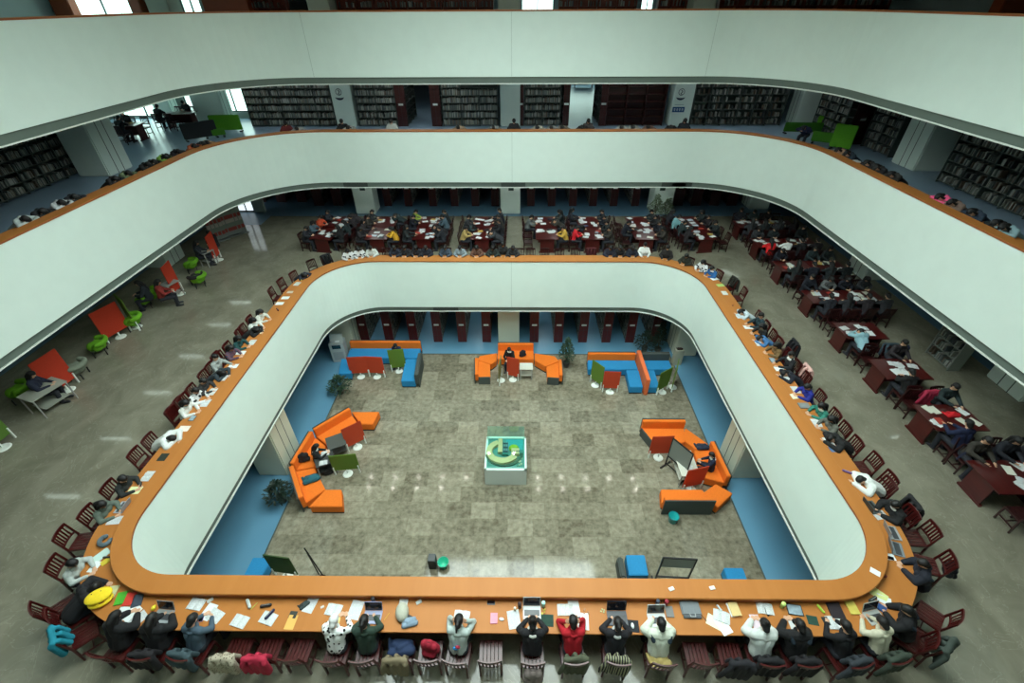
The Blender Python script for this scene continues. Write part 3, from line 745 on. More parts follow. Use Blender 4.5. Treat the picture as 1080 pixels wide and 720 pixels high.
for s_ in (-1, 1): MB().cap((s_*.175, .08, 1.03), (s_*.15, -.01, .97), .048, .04).build('navy_shoulder_patch', fabric((24, 40, 52)), pc_, smooth=True)
item('heap', l[0], l[1]-.2, F1+.47, 0, (176, 156, 96), 'mustard yellow cloth lying on the chair of the cream hoodie', 'cloth')
l, r = empty(733, 684, 'empty dark red slatted chair right of the cream hoodie', turn=-.03)
l, r = empty(768, 684, 'dark red slatted chair with a black quilted coat over its back', turn=-.05); coat_on(l, r, (26, 26, 32), 'black quilted coat over the chair left of the white and grey sweater')
_, l, r, c, n = who(806, 656, 'student in a white and grey sweater with dark hair at the near counter', (206, 212, 208), 'write', 'bun', puff=.025, turn=-.05); coat_on(l, r, (20, 20, 24), 'black coat behind the white and grey sweater')
_, l, r, c, n = who(846, 662, 'student in a black coat writing in an open notebook with both hands', (16, 16, 18), 'write', puff=.025); coat_on(l, r, (22, 20, 24), 'black coat on the chair of the notebook writer')
_, l, r, c, n = who(900, 668, 'student in a black sweater with head turned at the right of the near counter', (20, 20, 24), 'write', turn=.2); coat_on(l, r, (44, 50, 56), 'dark grey coat with white print on the chair near the right corner')
_, l, r, c, n = who(937, 662, 'student in a cream knitted scarf typing on a silver laptop at the right corner', (200, 196, 172), 'write', puff=.0); coat_on(l, r, (52, 62, 52), 'dark green coat over the chair at the right corner')
_, l, r, c, n = who(952, 634, 'student in a large black coat leaning on the right corner of the counter', (18, 18, 22), 'write', puff=.025, turn=.3); l, r = empty(946, 655, 'dark red chair under a grey green coat at the right corner', o=1.3)
coat_on(l, r, (58, 68, 62), 'grey green coat hanging at the right corner behind the large black coat')
l, r = empty(960, 636, 'bright dark red chair drawn back at the right corner of the counter', o=1.3, turn=-.1)
_, l, r, c, n = who(962, 588, 'student in a navy black jacket with a backpack, right side near the corner', (24, 28, 40), 'write', puff=.025, chr_=False)
l, r = empty(976, 568, 'dark red slatted chair with a high back above the navy black jacket', o=1.35)
l, r = empty(988, 598, 'dark red slatted chair under the navy black jacket', o=1.35)
bag_on(l, r, (20, 22, 28), 'black backpack hanging behind the navy black jacket', .35, -.42)

# --- left counter, upwards
G2 = 'students along the left counter'
who(110, 531, 'student in a grey green sweater with long hair at the lower left counter', (92, 104, 94), 'write', 'long', group=G2)
_, l, r, c, n = who(125, 504, 'student in a black jacket with a white stripe at the lower left counter', (34, 38, 38), 'write', group=G2, collar=(34, 38, 38))
l, r = empty(150, 487, 'dark red chair with a solid looking back below the white fur hood', o=1.2)
_, l, r, c, n = who(177, 459, 'student in a white puffy coat lying over the left counter', (212, 216, 212), 'slump', group=G2, puff=.025, collar=(220, 222, 216))
l, r = empty(185, 442, 'empty dark red slatted chair above the white puffy coat', o=1.2)
l, r = empty(193, 432, 'second empty dark red chair above the white puffy coat', o=1.2)
GL = [(206, 424, 'a white jacket with black hair', (214, 216, 210), 'write', 'long'), (211, 411, 'a grey and black patterned sweater', (128, 128, 124), 'write', 'short'),
      (220, 401, 'a charcoal hoodie beside a white book', (46, 46, 46), 'write', 'short'), (229, 391, 'a dark slate coat', (44, 54, 60), 'slump', 'long'),
      (240, 375, 'a pale grey jumper', (150, 156, 152), 'up', 'short'), (247, 366, 'a red and blue plaid shirt', (110, 60, 60), 'write', 'long'),
      (254, 356, 'a dark teal coat', (20, 66, 66), 'write', 'long'), (265, 346, 'a black puffer jacket', (16, 18, 20), 'slump', 'long'),
      (276, 337, 'a white hooded coat', (216, 220, 214), 'write', 'long'), (281, 328, 'an ivory hooded coat with the hood down', (206, 208, 198), 'write', 'long'),
      (319, 288, 'a dark navy coat with a pale lilac scarf', (26, 32, 48), 'slump', 'long')]
for px, py, d, col, pose, h in GL:
    kw = dict(topmat=PLAID) if 'plaid' in d else (dict(topmat=BWM) if 'patterned' in d else {})
    who(px, py, 'student in %s at the left counter' % d, col, pose, h, group=G2, puff=0, **kw)
for px, py, d in ((232, 384, 'between the dark slate coat and the pale grey jumper'), (292, 314, 'left counter, lower of two side by side near the far corner'),
                  (299, 304, 'left counter, upper of two side by side near the far corner')):
    empty(px, py, 'dark red slatted chair '+d, o=1.25 if 'behind' not in d else 1.5)
for px, py, d in ((333, 279, 'open backed chair at the far left curve of the counter'), (345, 272, 'chair with a dark coat at the far left curve of the counter')):
    l, r = empty(px, py, 'dark red '+d, near=False, z=.8, o=1.4)
coat_on(l, r, (20, 24, 26), 'black coat hanging over a chair at the far left curve')

# --- far counter, seen over the rail
G3 = 'students along the far counter'
GF = [(367, 266, 'a black and white patched jacket', (200, 202, 200), 'long'), (378, 263, 'a white sweater beside the patched jacket', (214, 216, 212), 'long'), (390, 265, 'a pale jacket near the left end', (196, 202, 196), 'short'),
      (413, 267, 'a navy coat below the yellow jacket behind', (28, 34, 48), 'short'), (424, 267, 'a black fur hood beside the navy coat', (24, 26, 30), 'long'),
      (436, 268, 'a dark jacket with a white cuff', (26, 26, 32), 'long'), (447, 267, 'a midnight blue coat', (28, 32, 44), 'short'), (468, 266, 'a blue grey jacket', (56, 70, 84), 'short'),
      (484, 266, 'a light steel blue coat', (128, 142, 148), 'short'), (502, 266, 'a brown patterned cardigan', (92, 62, 48), 'long'), (519, 267, 'a dark green parka', (30, 40, 36), 'long'),
      (530, 264, 'a black turtleneck, sitting tall', (24, 24, 24), 'bun'), (541, 268, 'a charcoal coat right of the middle joint', (34, 36, 38), 'short'), (646, 267, 'a navy jacket left of the white hood', (26, 30, 46), 'short'), (656, 266, 'a black hoodie next to the navy jacket', (18, 18, 22), 'short'),
      (669, 265, 'a dark blue padded coat', (22, 30, 44), 'long'), (682, 265, 'a white hooded coat seen from the front', (228, 232, 228), 'short'), (704, 262, 'a black coat, sitting upright apart', (30, 28, 26), 'short'),
      (723, 271, 'an olive black coat with bent head', (36, 38, 28), 'long'), (741, 277, 'a checked coat at the far right curve', (190, 194, 196), 'long')]
for px, py, d, col, h in GF:
    p = at(px, py, F1+1.0)
    o, *_ = who(px, py, 'student in %s at the far counter' % d, col, 'up' if 'upright' in d or 'tall' in d or 'white hooded' in d else 'write', h, near=False, group=G3)
    if 'patched' in d or 'checked' in d: recolour(o, BWM, 2)
for i, px in enumerate((405, 548, 560, 575, 591, 608, 625)):
    l, r = empty(px, 266, 'empty dark red chair showing over the far counter, %s' % ('apart, near the left end', 'first right of the middle', 'second right of the middle', 'third right of the middle', 'fourth right of the middle', 'fifth right of the middle', 'sixth right of the middle')[i], near=False, z=.9, o=1.12)
coat_on(l, r, (70, 16, 20), 'dark maroon coat over the chair right of the empty ones at the far counter')

# --- right counter, downwards
G4 = 'students along the right counter'
GR = [(752, 282, 'a royal blue and white jacket', (36, 92, 150), 'write', 'short', (225, 228, 230)), (782, 328, 'a pale blue white coat', (190, 204, 210), 'slump', 'long', None), (792, 331, 'a dark teal jacket', (28, 52, 60), 'up', 'short', None),
      (798, 343, 'a black coat with a fur collar', (20, 20, 20), 'write', 'long', (90, 84, 70)), (803, 356, 'a denim blue jacket', (62, 110, 160), 'slump', 'short', None), (812, 363, 'a brown corduroy jacket', (110, 86, 52), 'write', 'long', None),
      (830, 372, 'a black track jacket with white stripes, face visible', (26, 28, 32), 'up', 'short', (222, 224, 220)), (836, 393, 'a midnight coat bent over the papers', (20, 24, 36), 'slump', 'short', None),
      (850, 407, 'a cobalt blue hoodie', (28, 38, 130), 'write', 'short', None), (862, 427, 'a green jacket with a white fur collar', (44, 120, 104), 'write', 'long', (226, 226, 214)), (873, 441, 'a grey brown sweater', (96, 98, 90), 'write', 'long', None),
      (886, 462, 'a wide black padded coat', (18, 19, 20), 'slump', 'short', None), (905, 506, 'a white hooded coat curled up over the counter', (222, 226, 222), 'slump', 'short', (226, 230, 226)),
      (933, 531, 'a black jacket below the white hooded coat', (18, 18, 20), 'write', 'short', (210, 210, 206))]
for px, py, d, col, pose, h, co in GR:
    who(px, py, 'student in %s at the right counter' % d, col, pose, h, group=G4, puff=.025 if 'padded' in d or 'hooded' in d else 0, collar=co)
for px, py, d, cc in ((771, 303, 'with a black coat over it near the far right curve', (34, 32, 24)), (783, 314, 'with an open back near the far right curve', None), (824, 371, 'with a black bag behind the brown corduroy jacket', (20, 20, 24)),
                      (848, 398, 'with a pale pink coat', (214, 170, 160)), (913, 493, 'with a smooth dark back above the white curled up student', None),
                      (934, 513, 'with slats shining, below the white curled up student', None), (958, 541, 'with a black and white coat near the lower right curve', (26, 26, 28))):
    l, r = empty(px, py, 'dark red chair '+d, o=1.3 if 'behind' not in d else 1.55)
    if cc: coat_on(l, r, cc, 'coat '+{(34, 32, 24): 'in black fur, on the first chair of the right counter', (20, 20, 24): 'in plain black, behind the brown corduroy jacket', (214, 170, 160): 'in pale pink, on a chair of the right counter', (26, 26, 28): 'in black with white lining, near the lower right curve'}[cc])

# ------------------------------------------------------------ things lying on the counter
ZD = F1+.783
def put(kind, px, py, rot, col, label, cat, scale=1, on_rail=False, lift=0, group=None):
    z = 5.401 if on_rail else ZD
    p = at(px, py, z); c, n = R1.snap(p.x, p.y, 0); o = (Vector((p.x, p.y))-c).dot(n)
    if (Vector((p.x, p.y))-c).length < .02: o = 0
    lo, hi = (.06, .3) if on_rail else (.46, .84)
    if kind in ('pen', 'mouse', 'phone', 'bits', 'tissue', 'cup') and not on_rail: lo, hi = .40, .9
    o = max(lo, min(hi, o)); q = c+n*o
    return item(kind, q.x, q.y, z+lift, rzn(n)+math.radians(rot), col, label, cat, group, scale)
W_ = (224, 230, 230); CRM = (226, 226, 196); SIL = (150, 154, 156)
rows = [
 ('laptop', 172, 650, -4, SIL, 'open silver laptop at the left of the near counter beside a yellow lemon', 'laptop'),
 ('book', 118, 624, 40, (196, 196, 150), 'pale beige book lying beside the green book in the left corner', 'book'),
 ('book', 128, 631, 38, (74, 166, 50), 'bright green book in the left corner of the counter', 'book'),
 ('book', 137, 632, 28, (206, 60, 48), 'red and white striped book in the left corner', 'book'),
 ('book', 148, 630, 32, (60, 70, 84), 'dark blue grey book, topmost of the stack in the left corner', 'book'),
 ('sheet', 127, 648, 12, W_, 'white sheet right of the yellow plush', 'paper'), ('sheet', 138, 646, -20, W_, 'white sheet between the yellow plush and the silver laptop', 'paper'), ('print', 144, 653, -30, W_, 'printed sheet left of the silver laptop', 'paper'),
 ('openbook', 207, 637, -8, W_, 'open book with white pages above the slate blue sweater', 'book'), ('sheet', 220, 645, -14, W_, 'white sheet right of the upper open book', 'paper'), ('openbook', 227, 649, -22, W_, 'white open book right of the slate blue sweater', 'book'),
 ('tissue', 224, 629, 40, (214, 216, 210), 'white pencil box at the back of the near counter', 'box'), ('phone', 213, 651, 10, (150, 120, 176), 'purple phone in front of the slate blue sweater', 'phone'),
 ('openbook', 253, 655, -14, W_, 'large open book at the counter edge above the leopard coat', 'book'), ('case', 264, 634, -50, (198, 206, 200), 'white pencil case with a lime end', 'pencil case'), ('pen', 268, 639, 60, (140, 190, 70), 'lime green marker beside the white pencil case', 'pen'),
 ('openbook', 283, 652, -16, W_, 'open notebook under the dark blue pouch', 'notebook'), ('case', 285, 648, 60, (36, 36, 70), 'dark blue pouch lying across the open notebook', 'pencil case'), ('case', 281, 639, 10, (40, 34, 34), 'black pencil pouch behind the open notebook', 'pencil case'),
 ('print', 328, 636, -12, W_, 'white sheets under a dark cloth left of the cow spots', 'paper'), ('heap', 321, 638, 40, (48, 60, 60), 'dark grey cloth lying on white sheets', 'cloth', .5),
 ('pad', 309, 648, -4, (56, 58, 52), 'dark rectangular calculator case on the near counter', 'case', .6), ('sheet', 307, 656, -3, (220, 172, 88), 'orange yellow envelope at the counter edge', 'envelope', .85),
 ('openbook', 352, 643, -8, W_, 'white open book in front of the cow spotted hoodie', 'book'), ('sheet', 355, 652, 0, (232, 220, 140), 'yellow sheet under the elbow of the cow spots', 'paper', .7), ('tissue', 340, 640, 30, (196, 190, 184), 'small white tube beside the open book', 'tube', .6),
 ('print', 375, 643, -8, CRM, 'pale printed worksheet left of the violet laptop', 'paper', 1.15), ('laptop', 393, 651, 0, (150, 156, 190), 'violet laptop with a white keyboard in front of the green sweater', 'laptop'),
 ('cup', 395, 632, 0, (28, 24, 26), 'black drinking cup behind the violet laptop', 'cup'), ('bits', 403, 631, 0, (120, 60, 56), 'small red and white trinkets behind the violet laptop', 'trinkets'), ('tissue', 442, 634, 30, (190, 196, 192), 'white tissue pack right of the beige cap', 'tissues'),
 ('sheet', 426, 633, 0, W_, 'white sheet behind the beige cap', 'paper', .8), ('heap', 432, 657, 10, (130, 150, 168), 'pale blue cloth under the beige cap', 'cloth', .75), ('pen', 408, 650, 60, (216, 180, 60), 'yellow pen left of the beige cap', 'pen'),
 ('openbook', 487, 650, -6, W_, 'white open book in front of the grey hoodie', 'book'), ('phone', 518, 635, 88, (28, 28, 30), 'black phone lying crosswise on the empty part of the near counter', 'phone'),
 ('book', 521, 652, 0, (226, 130, 152), 'pink notebook above the empty middle chair', 'notebook', .75), ('mouse', 529, 653, 80, W_, 'white computer mouse right of the pink notebook', 'mouse'),
 ('laptop', 561, 646, 0, (200, 204, 204), 'white keyed laptop in front of the black jacket', 'laptop'), ('print', 542, 653, 10, W_, 'loose white sheets left of the white keyed laptop', 'paper', 1.1),
 ('cup', 548, 640, 0, (34, 26, 26), 'dark brown flask left of the white keyed laptop', 'cup'), ('cup', 543, 643, 0, (214, 196, 160), 'small cream cup beside the dark brown flask', 'cup', .6), ('cup', 573, 639, 0, (130, 180, 168), 'mint green cup right of the white keyed laptop', 'cup'),
 ('pad', 577, 654, -3, (24, 60, 48), 'dark green mouse pad right of the white keyed laptop', 'mouse pad'), ('bits', 574, 645, 0, (200, 190, 70), 'yellow snacks beside the mint green cup', 'snacks'),
 ('openbook', 596, 643, 0, CRM, 'cream pages left above the red sweater', 'book'), ('sheet', 605, 637, 4, W_, 'white sheet behind the red sweater', 'paper'), ('sheet', 615, 655, -4, W_, 'blank white sheet right of the red sweater', 'paper'), ('case', 608, 652, 4, (26, 28, 28), 'narrow black pencil case in front of the red sweater', 'pencil case', .7), ('bits', 618, 644, 0, (170, 120, 80), 'small round snacks right of the red sweater', 'snacks'),
 ('laptop', 651, 652, 0, (40, 44, 54), 'dark blue grey laptop in front of the black hoodie', 'laptop', 1.1), ('pad', 667, 660, -4, (22, 26, 32), 'black mouse pad right of the dark laptop', 'mouse pad'), ('mouse', 667, 660, 0, W_, 'white mouse on the black mouse pad', 'mouse', 1, False, .006), ('bits', 636, 643, 0, (176, 180, 130), 'pale snacks left of the dark laptop', 'snacks'), ('tissue', 658, 637, 50, (226, 220, 196), 'cream tissue pack behind the dark laptop', 'tissues'),
 ('laptop', 693, 654, 2, (214, 218, 218), 'white laptop with black display in front of the cream hoodie', 'laptop'), ('book', 706, 645, -2, (116, 114, 112), 'grey notebook right of the white laptop', 'notebook', .8), ('cup', 692, 634, 0, (36, 40, 50), 'black flask behind the white laptop', 'cup'), ('cup', 701, 634, 0, (110, 24, 34), 'dark red tumbler behind the white laptop', 'cup'),
 ('openbook', 761, 650, -20, W_, 'fanned white papers above the chair with the black quilted coat', 'paper'), ('sheet', 763, 660, 20, W_, 'white sheet pointing to the counter edge, right of the grey laptop bag', 'paper'), ('sheet', 754, 656, 60, CRM, 'cream sheet turned sideways near the grey laptop bag', 'paper'), ('book', 774, 643, 3, (214, 190, 130), 'tan covered book on a stack of white books', 'book', 1, False, .03), ('book', 773, 643, 6, W_, 'white book under the tan covered book', 'book'),
 ('pen', 741, 650, -60, (20, 20, 22), 'black cable end right of the grey laptop bag', 'cable', 1.3), ('case', 757, 637, -60, W_, 'white pen roll left of the tan covered book', 'pencil case', .6),
 ('openbook', 806, 640, -8, W_, 'white open book behind the white and grey sweater', 'book'), ('phone', 808, 645, 25, (24, 24, 26), 'black phone in front of the white and grey sweater', 'phone'), ('sheet', 797, 655, 0, (214, 196, 206), 'pinkish sheet left of the white and grey sweater', 'paper', .8),
 ('tablet', 838, 643, -8, (28, 32, 32), 'black framed tablet showing bright pictures', 'tablet', 1.1), ('cup', 824, 640, 0, (150, 170, 90), 'olive green cup left of the black framed tablet', 'cup'), ('openbook', 840, 660, -3, (196, 200, 196), 'grey paged notebook being written in', 'notebook', .8), ('pad', 857, 654, -10, (30, 66, 54), 'dark green case right of the notebook writer', 'case', .8),
 ('case', 865, 642, -70, (176, 216, 70), 'lime green pencil case left of the black folder', 'pencil case', .8), ('book', 880, 642, -4, (42, 34, 40), 'large black folder near the right corner', 'folder', 1.4), ('book', 896, 636, -10, (206, 190, 90), 'yellow and grey book right of the black folder', 'book'),
 ('openbook', 882, 657, -3, W_, 'white papers spread in front of the black sweater', 'paper', 1.1), ('sheet', 893, 660, 10, W_, 'white sheet right of the black sweater papers', 'paper'), ('book', 871, 655, 3, (46, 50, 50), 'small dark notebook left of the black sweater papers', 'notebook', .6),
 ('laptop', 922, 651, -6, (176, 180, 176), 'silver laptop in the right corner facing the cream scarf', 'laptop'), ('book', 928, 640, 20, (40, 74, 130), 'blue booklet in the right corner', 'book', .8), ('sheet', 925, 625, 10, (214, 222, 150), 'pale yellow sheet in the right corner', 'paper'), ('sheet', 933, 632, 30, W_, 'white sheet beside the pale yellow one', 'paper', .8),
 ('case', 917, 629, 0, (50, 54, 50), 'dark grey pouch below the rail in the right corner', 'pencil case'), ('bits', 933, 607, 0, (110, 24, 28), 'maroon trinkets beside the rail in the right corner', 'trinkets'), ('phone', 938, 588, 10, (24, 24, 26), 'black phone on a white sheet, lower right counter', 'phone', 1, False, .008), ('sheet', 938, 587, 20, W_, 'white sheet under a black phone, lower right counter', 'paper', .7),
 ('laptop', 946, 580, 0, (120, 128, 134), 'grey laptop in front of the navy black jacket', 'laptop'), ('laptop', 941, 561, 0, SIL, 'silver grey laptop above the navy black jacket', 'laptop'), ('print', 928, 543, 10, W_, 'white sheet with black print, lower right counter', 'paper'), ('laptop', 920, 535, 5, (84, 90, 90), 'dark grey laptop in front of the black jacket on the right', 'laptop'),
 ('case', 893, 498, 60, (120, 90, 140), 'violet grey pencil case on the empty right counter', 'pencil case'), ('openbook', 874, 466, 0, W_, 'white open book beside the wide black padded coat', 'book'), ('sheet', 880, 474, 0, (80, 110, 150), 'blue printed sheet beside the wide black coat', 'paper', .8),
 ('openbook', 861, 446, 0, W_, 'white book before the grey brown sweater', 'book'), ('book', 848, 428, 0, (130, 136, 136), 'grey laptop sleeve before the green jacket', 'sleeve', 1.2), ('openbook', 839, 411, 0, W_, 'white open book before the cobalt blue hoodie', 'book'), ('sheet', 836, 418, 10, CRM, 'cream sheets near the cobalt blue hoodie', 'paper'), ('openbook', 828, 398, 0, W_, 'white open book before the midnight coat', 'book'), ('sheet', 822, 389, 0, W_, 'white sheet before the striped track jacket', 'paper'),
 ('tablet', 815, 380, 0, (26, 26, 28), 'black tablet on the right counter above the striped track jacket', 'tablet'), ('openbook', 800, 362, 0, W_, 'white pages before the denim blue jacket', 'book'), ('sheet', 789, 345, 0, W_, 'white sheet before the fur collared coat', 'paper'), ('sheet', 781, 334, 0, (200, 210, 214), 'pale blue sheet before the pale blue white coat', 'paper'),
 ('bits', 773, 322, 0, (150, 90, 60), 'small brown things on the right counter', 'trinkets'), ('openbook', 764, 309, 0, CRM, 'cream open book near the far right curve', 'book'), ('sheet', 760, 301, 0, (170, 200, 110), 'light green booklet near the far right curve', 'booklet'), ('sheet', 755, 294, 0, W_, 'white sheet before the royal blue jacket', 'paper'),
 ('sheet', 107, 585, 30, (190, 214, 206), 'pale green sheet in front of the light grey hoodie', 'paper'), ('book', 112, 592, 20, (214, 190, 60), 'yellow notebook in front of the light grey hoodie', 'notebook', .7), ('case', 113, 588, 60, (40, 36, 34), 'black pen case beside the pale green sheet', 'pencil case', .7), ('sheet', 100, 597, 50, W_, 'white sheet near the elbow of the light grey hoodie', 'paper', .8),
 ('print', 121, 549, 0, W_, 'printed sheet between the grey pillow and the grey green sweater', 'paper'), ('laptop', 129, 535, 0, (170, 178, 186), 'pale grey laptop in front of the grey green sweater', 'laptop', .9), ('sheet', 142, 517, 0, (226, 232, 180), 'pale yellow sheet in front of the black striped jacket', 'paper'), ('openbook', 156, 502, 0, W_, 'white open book right of the black striped jacket', 'book'), ('case', 149, 511, 30, (20, 22, 24), 'black pouch between the yellow and white sheets', 'pencil case', .7),
 ('pad', 172, 482, 0, (40, 46, 36), 'long dark case on the left counter below the white puffy coat', 'case'), ('sheet', 194, 452, 0, (232, 220, 206), 'creamy sheet in front of the white puffy coat', 'paper'), ('tablet', 203, 441, 0, (64, 74, 62), 'dark green tablet on the left counter', 'tablet', .8), ('openbook', 217, 425, 0, W_, 'white open book in front of the white jacket', 'book'), ('openbook', 224, 413, 0, W_, 'white open book in front of the patterned sweater', 'book'),
 ('openbook', 236, 398, 0, W_, 'white open book in front of the charcoal hoodie', 'book'), ('sheet', 246, 386, 0, W_, 'white sheet in front of the dark slate coat', 'paper'), ('sheet', 254, 372, 0, W_, 'white sheet in front of the plaid shirt', 'paper'), ('openbook', 266, 361, 0, W_, 'white open book in front of the dark teal coat', 'book'), ('sheet', 273, 350, 0, CRM, 'cream sheet in front of the black puffer jacket', 'paper'),
 ('case', 293, 327, 40, (90, 20, 26), 'dark red pencil case right of the ivory hooded coat', 'pencil case'), ('sheet', 295, 320, 0, W_, 'white sheet before the lower of two empty chairs', 'paper'), ('sheet', 301, 314, 0, W_, 'white sheet before the upper of two empty chairs', 'paper'), ('sheet', 306, 308, 0, (206, 190, 170), 'beige sheet near the far left curve', 'paper', .8), ('openbook', 314, 299, 0, (222, 226, 200), 'pale open book near the far left curve', 'book'), ('case', 318, 295, 40, (214, 200, 60), 'yellow pencil case near the far left curve', 'pencil case', .8),
]
for r_ in rows: put(*r_)
put('tissue', 708, 621, 20, (214, 220, 218), 'crumpled white napkin on the wooden rail', 'napkin', 1, True)
put('tissue', 751, 620, 10, (232, 230, 222), 'folded white tissue lying on the wooden rail', 'tissue', 1, True)
put('sheet', 923, 603, 10, (232, 234, 230), 'white paper square on the rail at the right corner', 'paper', .6, True)
# yellow lemon, beige cap, yellow plush cushion, grey neck pillow, grey laptop bag
p = at(162, 641, ZD+.03); tag(MB().ell((0, 0, 0), (.04, .052, .037), n=14).cap((0, .045, 0), (0, .058, 0), .012, .006).build('lemon', mat((222, 206, 40), .5, .1, 40), None, (p.x, p.y, ZD+.037), smooth=True), 'yellow lemon beside the silver laptop', 'lemon')
p = at(424, 645, ZD+.06); cap = link('cap', None, None, (p.x, p.y, ZD+.015), .2); tag(cap, 'beige cap with a dark band lying on the near counter', 'cap')
b = MB().lathe((0, 0, 0), [(.15, 0), (.155, .05), (.135, .10), (.08, .135), (.001, .145)], n=24).build('crown', fabric((176, 176, 160)), cap, smooth=True); b.scale = (.8, 1.15, 1)
b = MB().lathe((0, 0, 0), [(.154, .0), (.158, .022), (.152, .024)], n=24).build('band', fabric((40, 40, 44)), cap); b.scale = (.8, 1.15, 1)
MB().box(.1, -.10, .008, .16, .10, .01, -.6).build('brim', fabric((60, 60, 62)), cap, bevel=.004)
pl = thing('plush_cushion', 'round yellow plush cushion with small eyes and an open mouth in the left corner', 'plush toy', (0, 0, 0)); p = at(105, 631, ZD+.10); pl.location = (p.x, p.y, ZD); pl.rotation_euler = (0, 0, .45)
YEL = fabric((240, 206, 36))
link('upper_half', remesh(MB().ell((0, .03, .15), (.235, .165, .07), n=20), 'upper', .012, [YEL], 1), pl); link('lower_half', remesh(MB().ell((0, -.02, .06), (.215, .15, .06), n=20), 'lower', .012, [YEL], 1), pl)
for s in (-1, 1): MB().ell((s*.075-.02, .075, .212), (.013, .013, .008), n=8).build('eye', BLACK, pl, smooth=True)
MB().ell((.05, -.10, .105), (.05, .03, .014), n=10).build('mouth', mat((150, 50, 30)), pl, smooth=True)
p = at(111, 570, ZD+.04); tb = MB(); tb.tube([(.10*math.cos(a), .12*math.sin(a), .05) for a in [.9+k*.45 for k in range(11)]], .048)
tag(link('neck_pillow', remesh(tb, 'neck_pillow', .012, [fabric((92, 106, 112))], 2), None, (p.x, p.y, ZD-.002), 1.1), 'grey blue curved neck pillow on the counter above the light grey hoodie', 'pillow')
p = at(728, 641, ZD+.03); lb = thing('laptop_bag', 'grey laptop bag with handles lying flat on the near counter', 'bag', (p.x, p.y+.0, ZD), 0)
MB().box(0, 0, .03, .37, .27, .055).build('body', fabric((118, 124, 128)), lb, bevel=.02); MB().box(0, -.155, .02, .34, .05, .035).build('front_pocket', fabric((86, 92, 96)), lb, bevel=.01)
MB().tube([(-.05, -.12, .062), (-.045, -.17, .07), (.045, -.17, .07), (.05, -.12, .062)], .008).build('handle', fabric((170, 174, 174)), lb)

# ------------------------------------------------------------ reading tables of the middle storey
rnd = random.Random(11)
DARKS = [(20, 20, 24), (30, 32, 40), (26, 34, 36), (36, 30, 34), (18, 22, 34), (44, 46, 50), (52, 48, 42), (30, 44, 46)]
ORD = ['first', 'second', 'third', 'fourth', 'fifth', 'sixth', 'seventh', 'eighth']
def names_of(c):
    r, g, b = c
    if c == (222, 226, 222): return 'white'
    for n, k in (('orange', (196, 74, 40)), ('yellow', (214, 160, 40)), ('camel', (176, 150, 90)), ('red', (200, 20, 34)), ('mustard', (190, 150, 60)), ('aqua', (120, 170, 176)), ('pale blue', (140, 180, 190)), ('grey blue', (72, 92, 104)), ('lime', (150, 170, 70)), ('scarlet', (216, 26, 30)), ('grey', (96, 100, 100)), ('beige', (150, 136, 112)), ('navy', (18, 28, 60)), ('violet black', (30, 28, 50))):
        if c == k: return n
    return 'dark'
def spread(cx, cy, rz, L, W, z, where, n):
    """papers and books over one tabletop, local x along its length"""
    for q in range(n):
        u = rnd.uniform(-L/2+.16, L/2-.16); v = rnd.choice((-1, 1))*rnd.uniform(.12, W/2-.17)
        x = cx+u*math.cos(rz)-v*math.sin(rz); y = cy+u*math.sin(rz)+v*math.cos(rz)
        k = rnd.choice(('sheet', 'sheet', 'openbook', 'openbook', 'print', 'book', 'tablet' if q == 3 else 'sheet'))
        col = rnd.choice(((222, 228, 228), (222, 228, 228), (214, 216, 200), (200, 212, 220))) if k != 'book' else rnd.choice(((60, 70, 100), (170, 60, 50), (40, 44, 48), (200, 170, 90)))
        nm = {'sheet': 'sheet of paper', 'print': 'printed sheet', 'openbook': 'open book', 'book': 'closed book', 'tablet': 'tablet'}[k]
        item(k, x, y, z+.0005+.0012*q, rz+(PI/2 if v > 0 else -PI/2)*0+rnd.uniform(-.5, .5), col if k != 'tablet' else (40, 44, 48), nm+' spread on '+where, {'sheet': 'paper', 'print': 'paper', 'openbook': 'book', 'book': 'book', 'tablet': 'tablet'}[k], nm+'s on '+where)
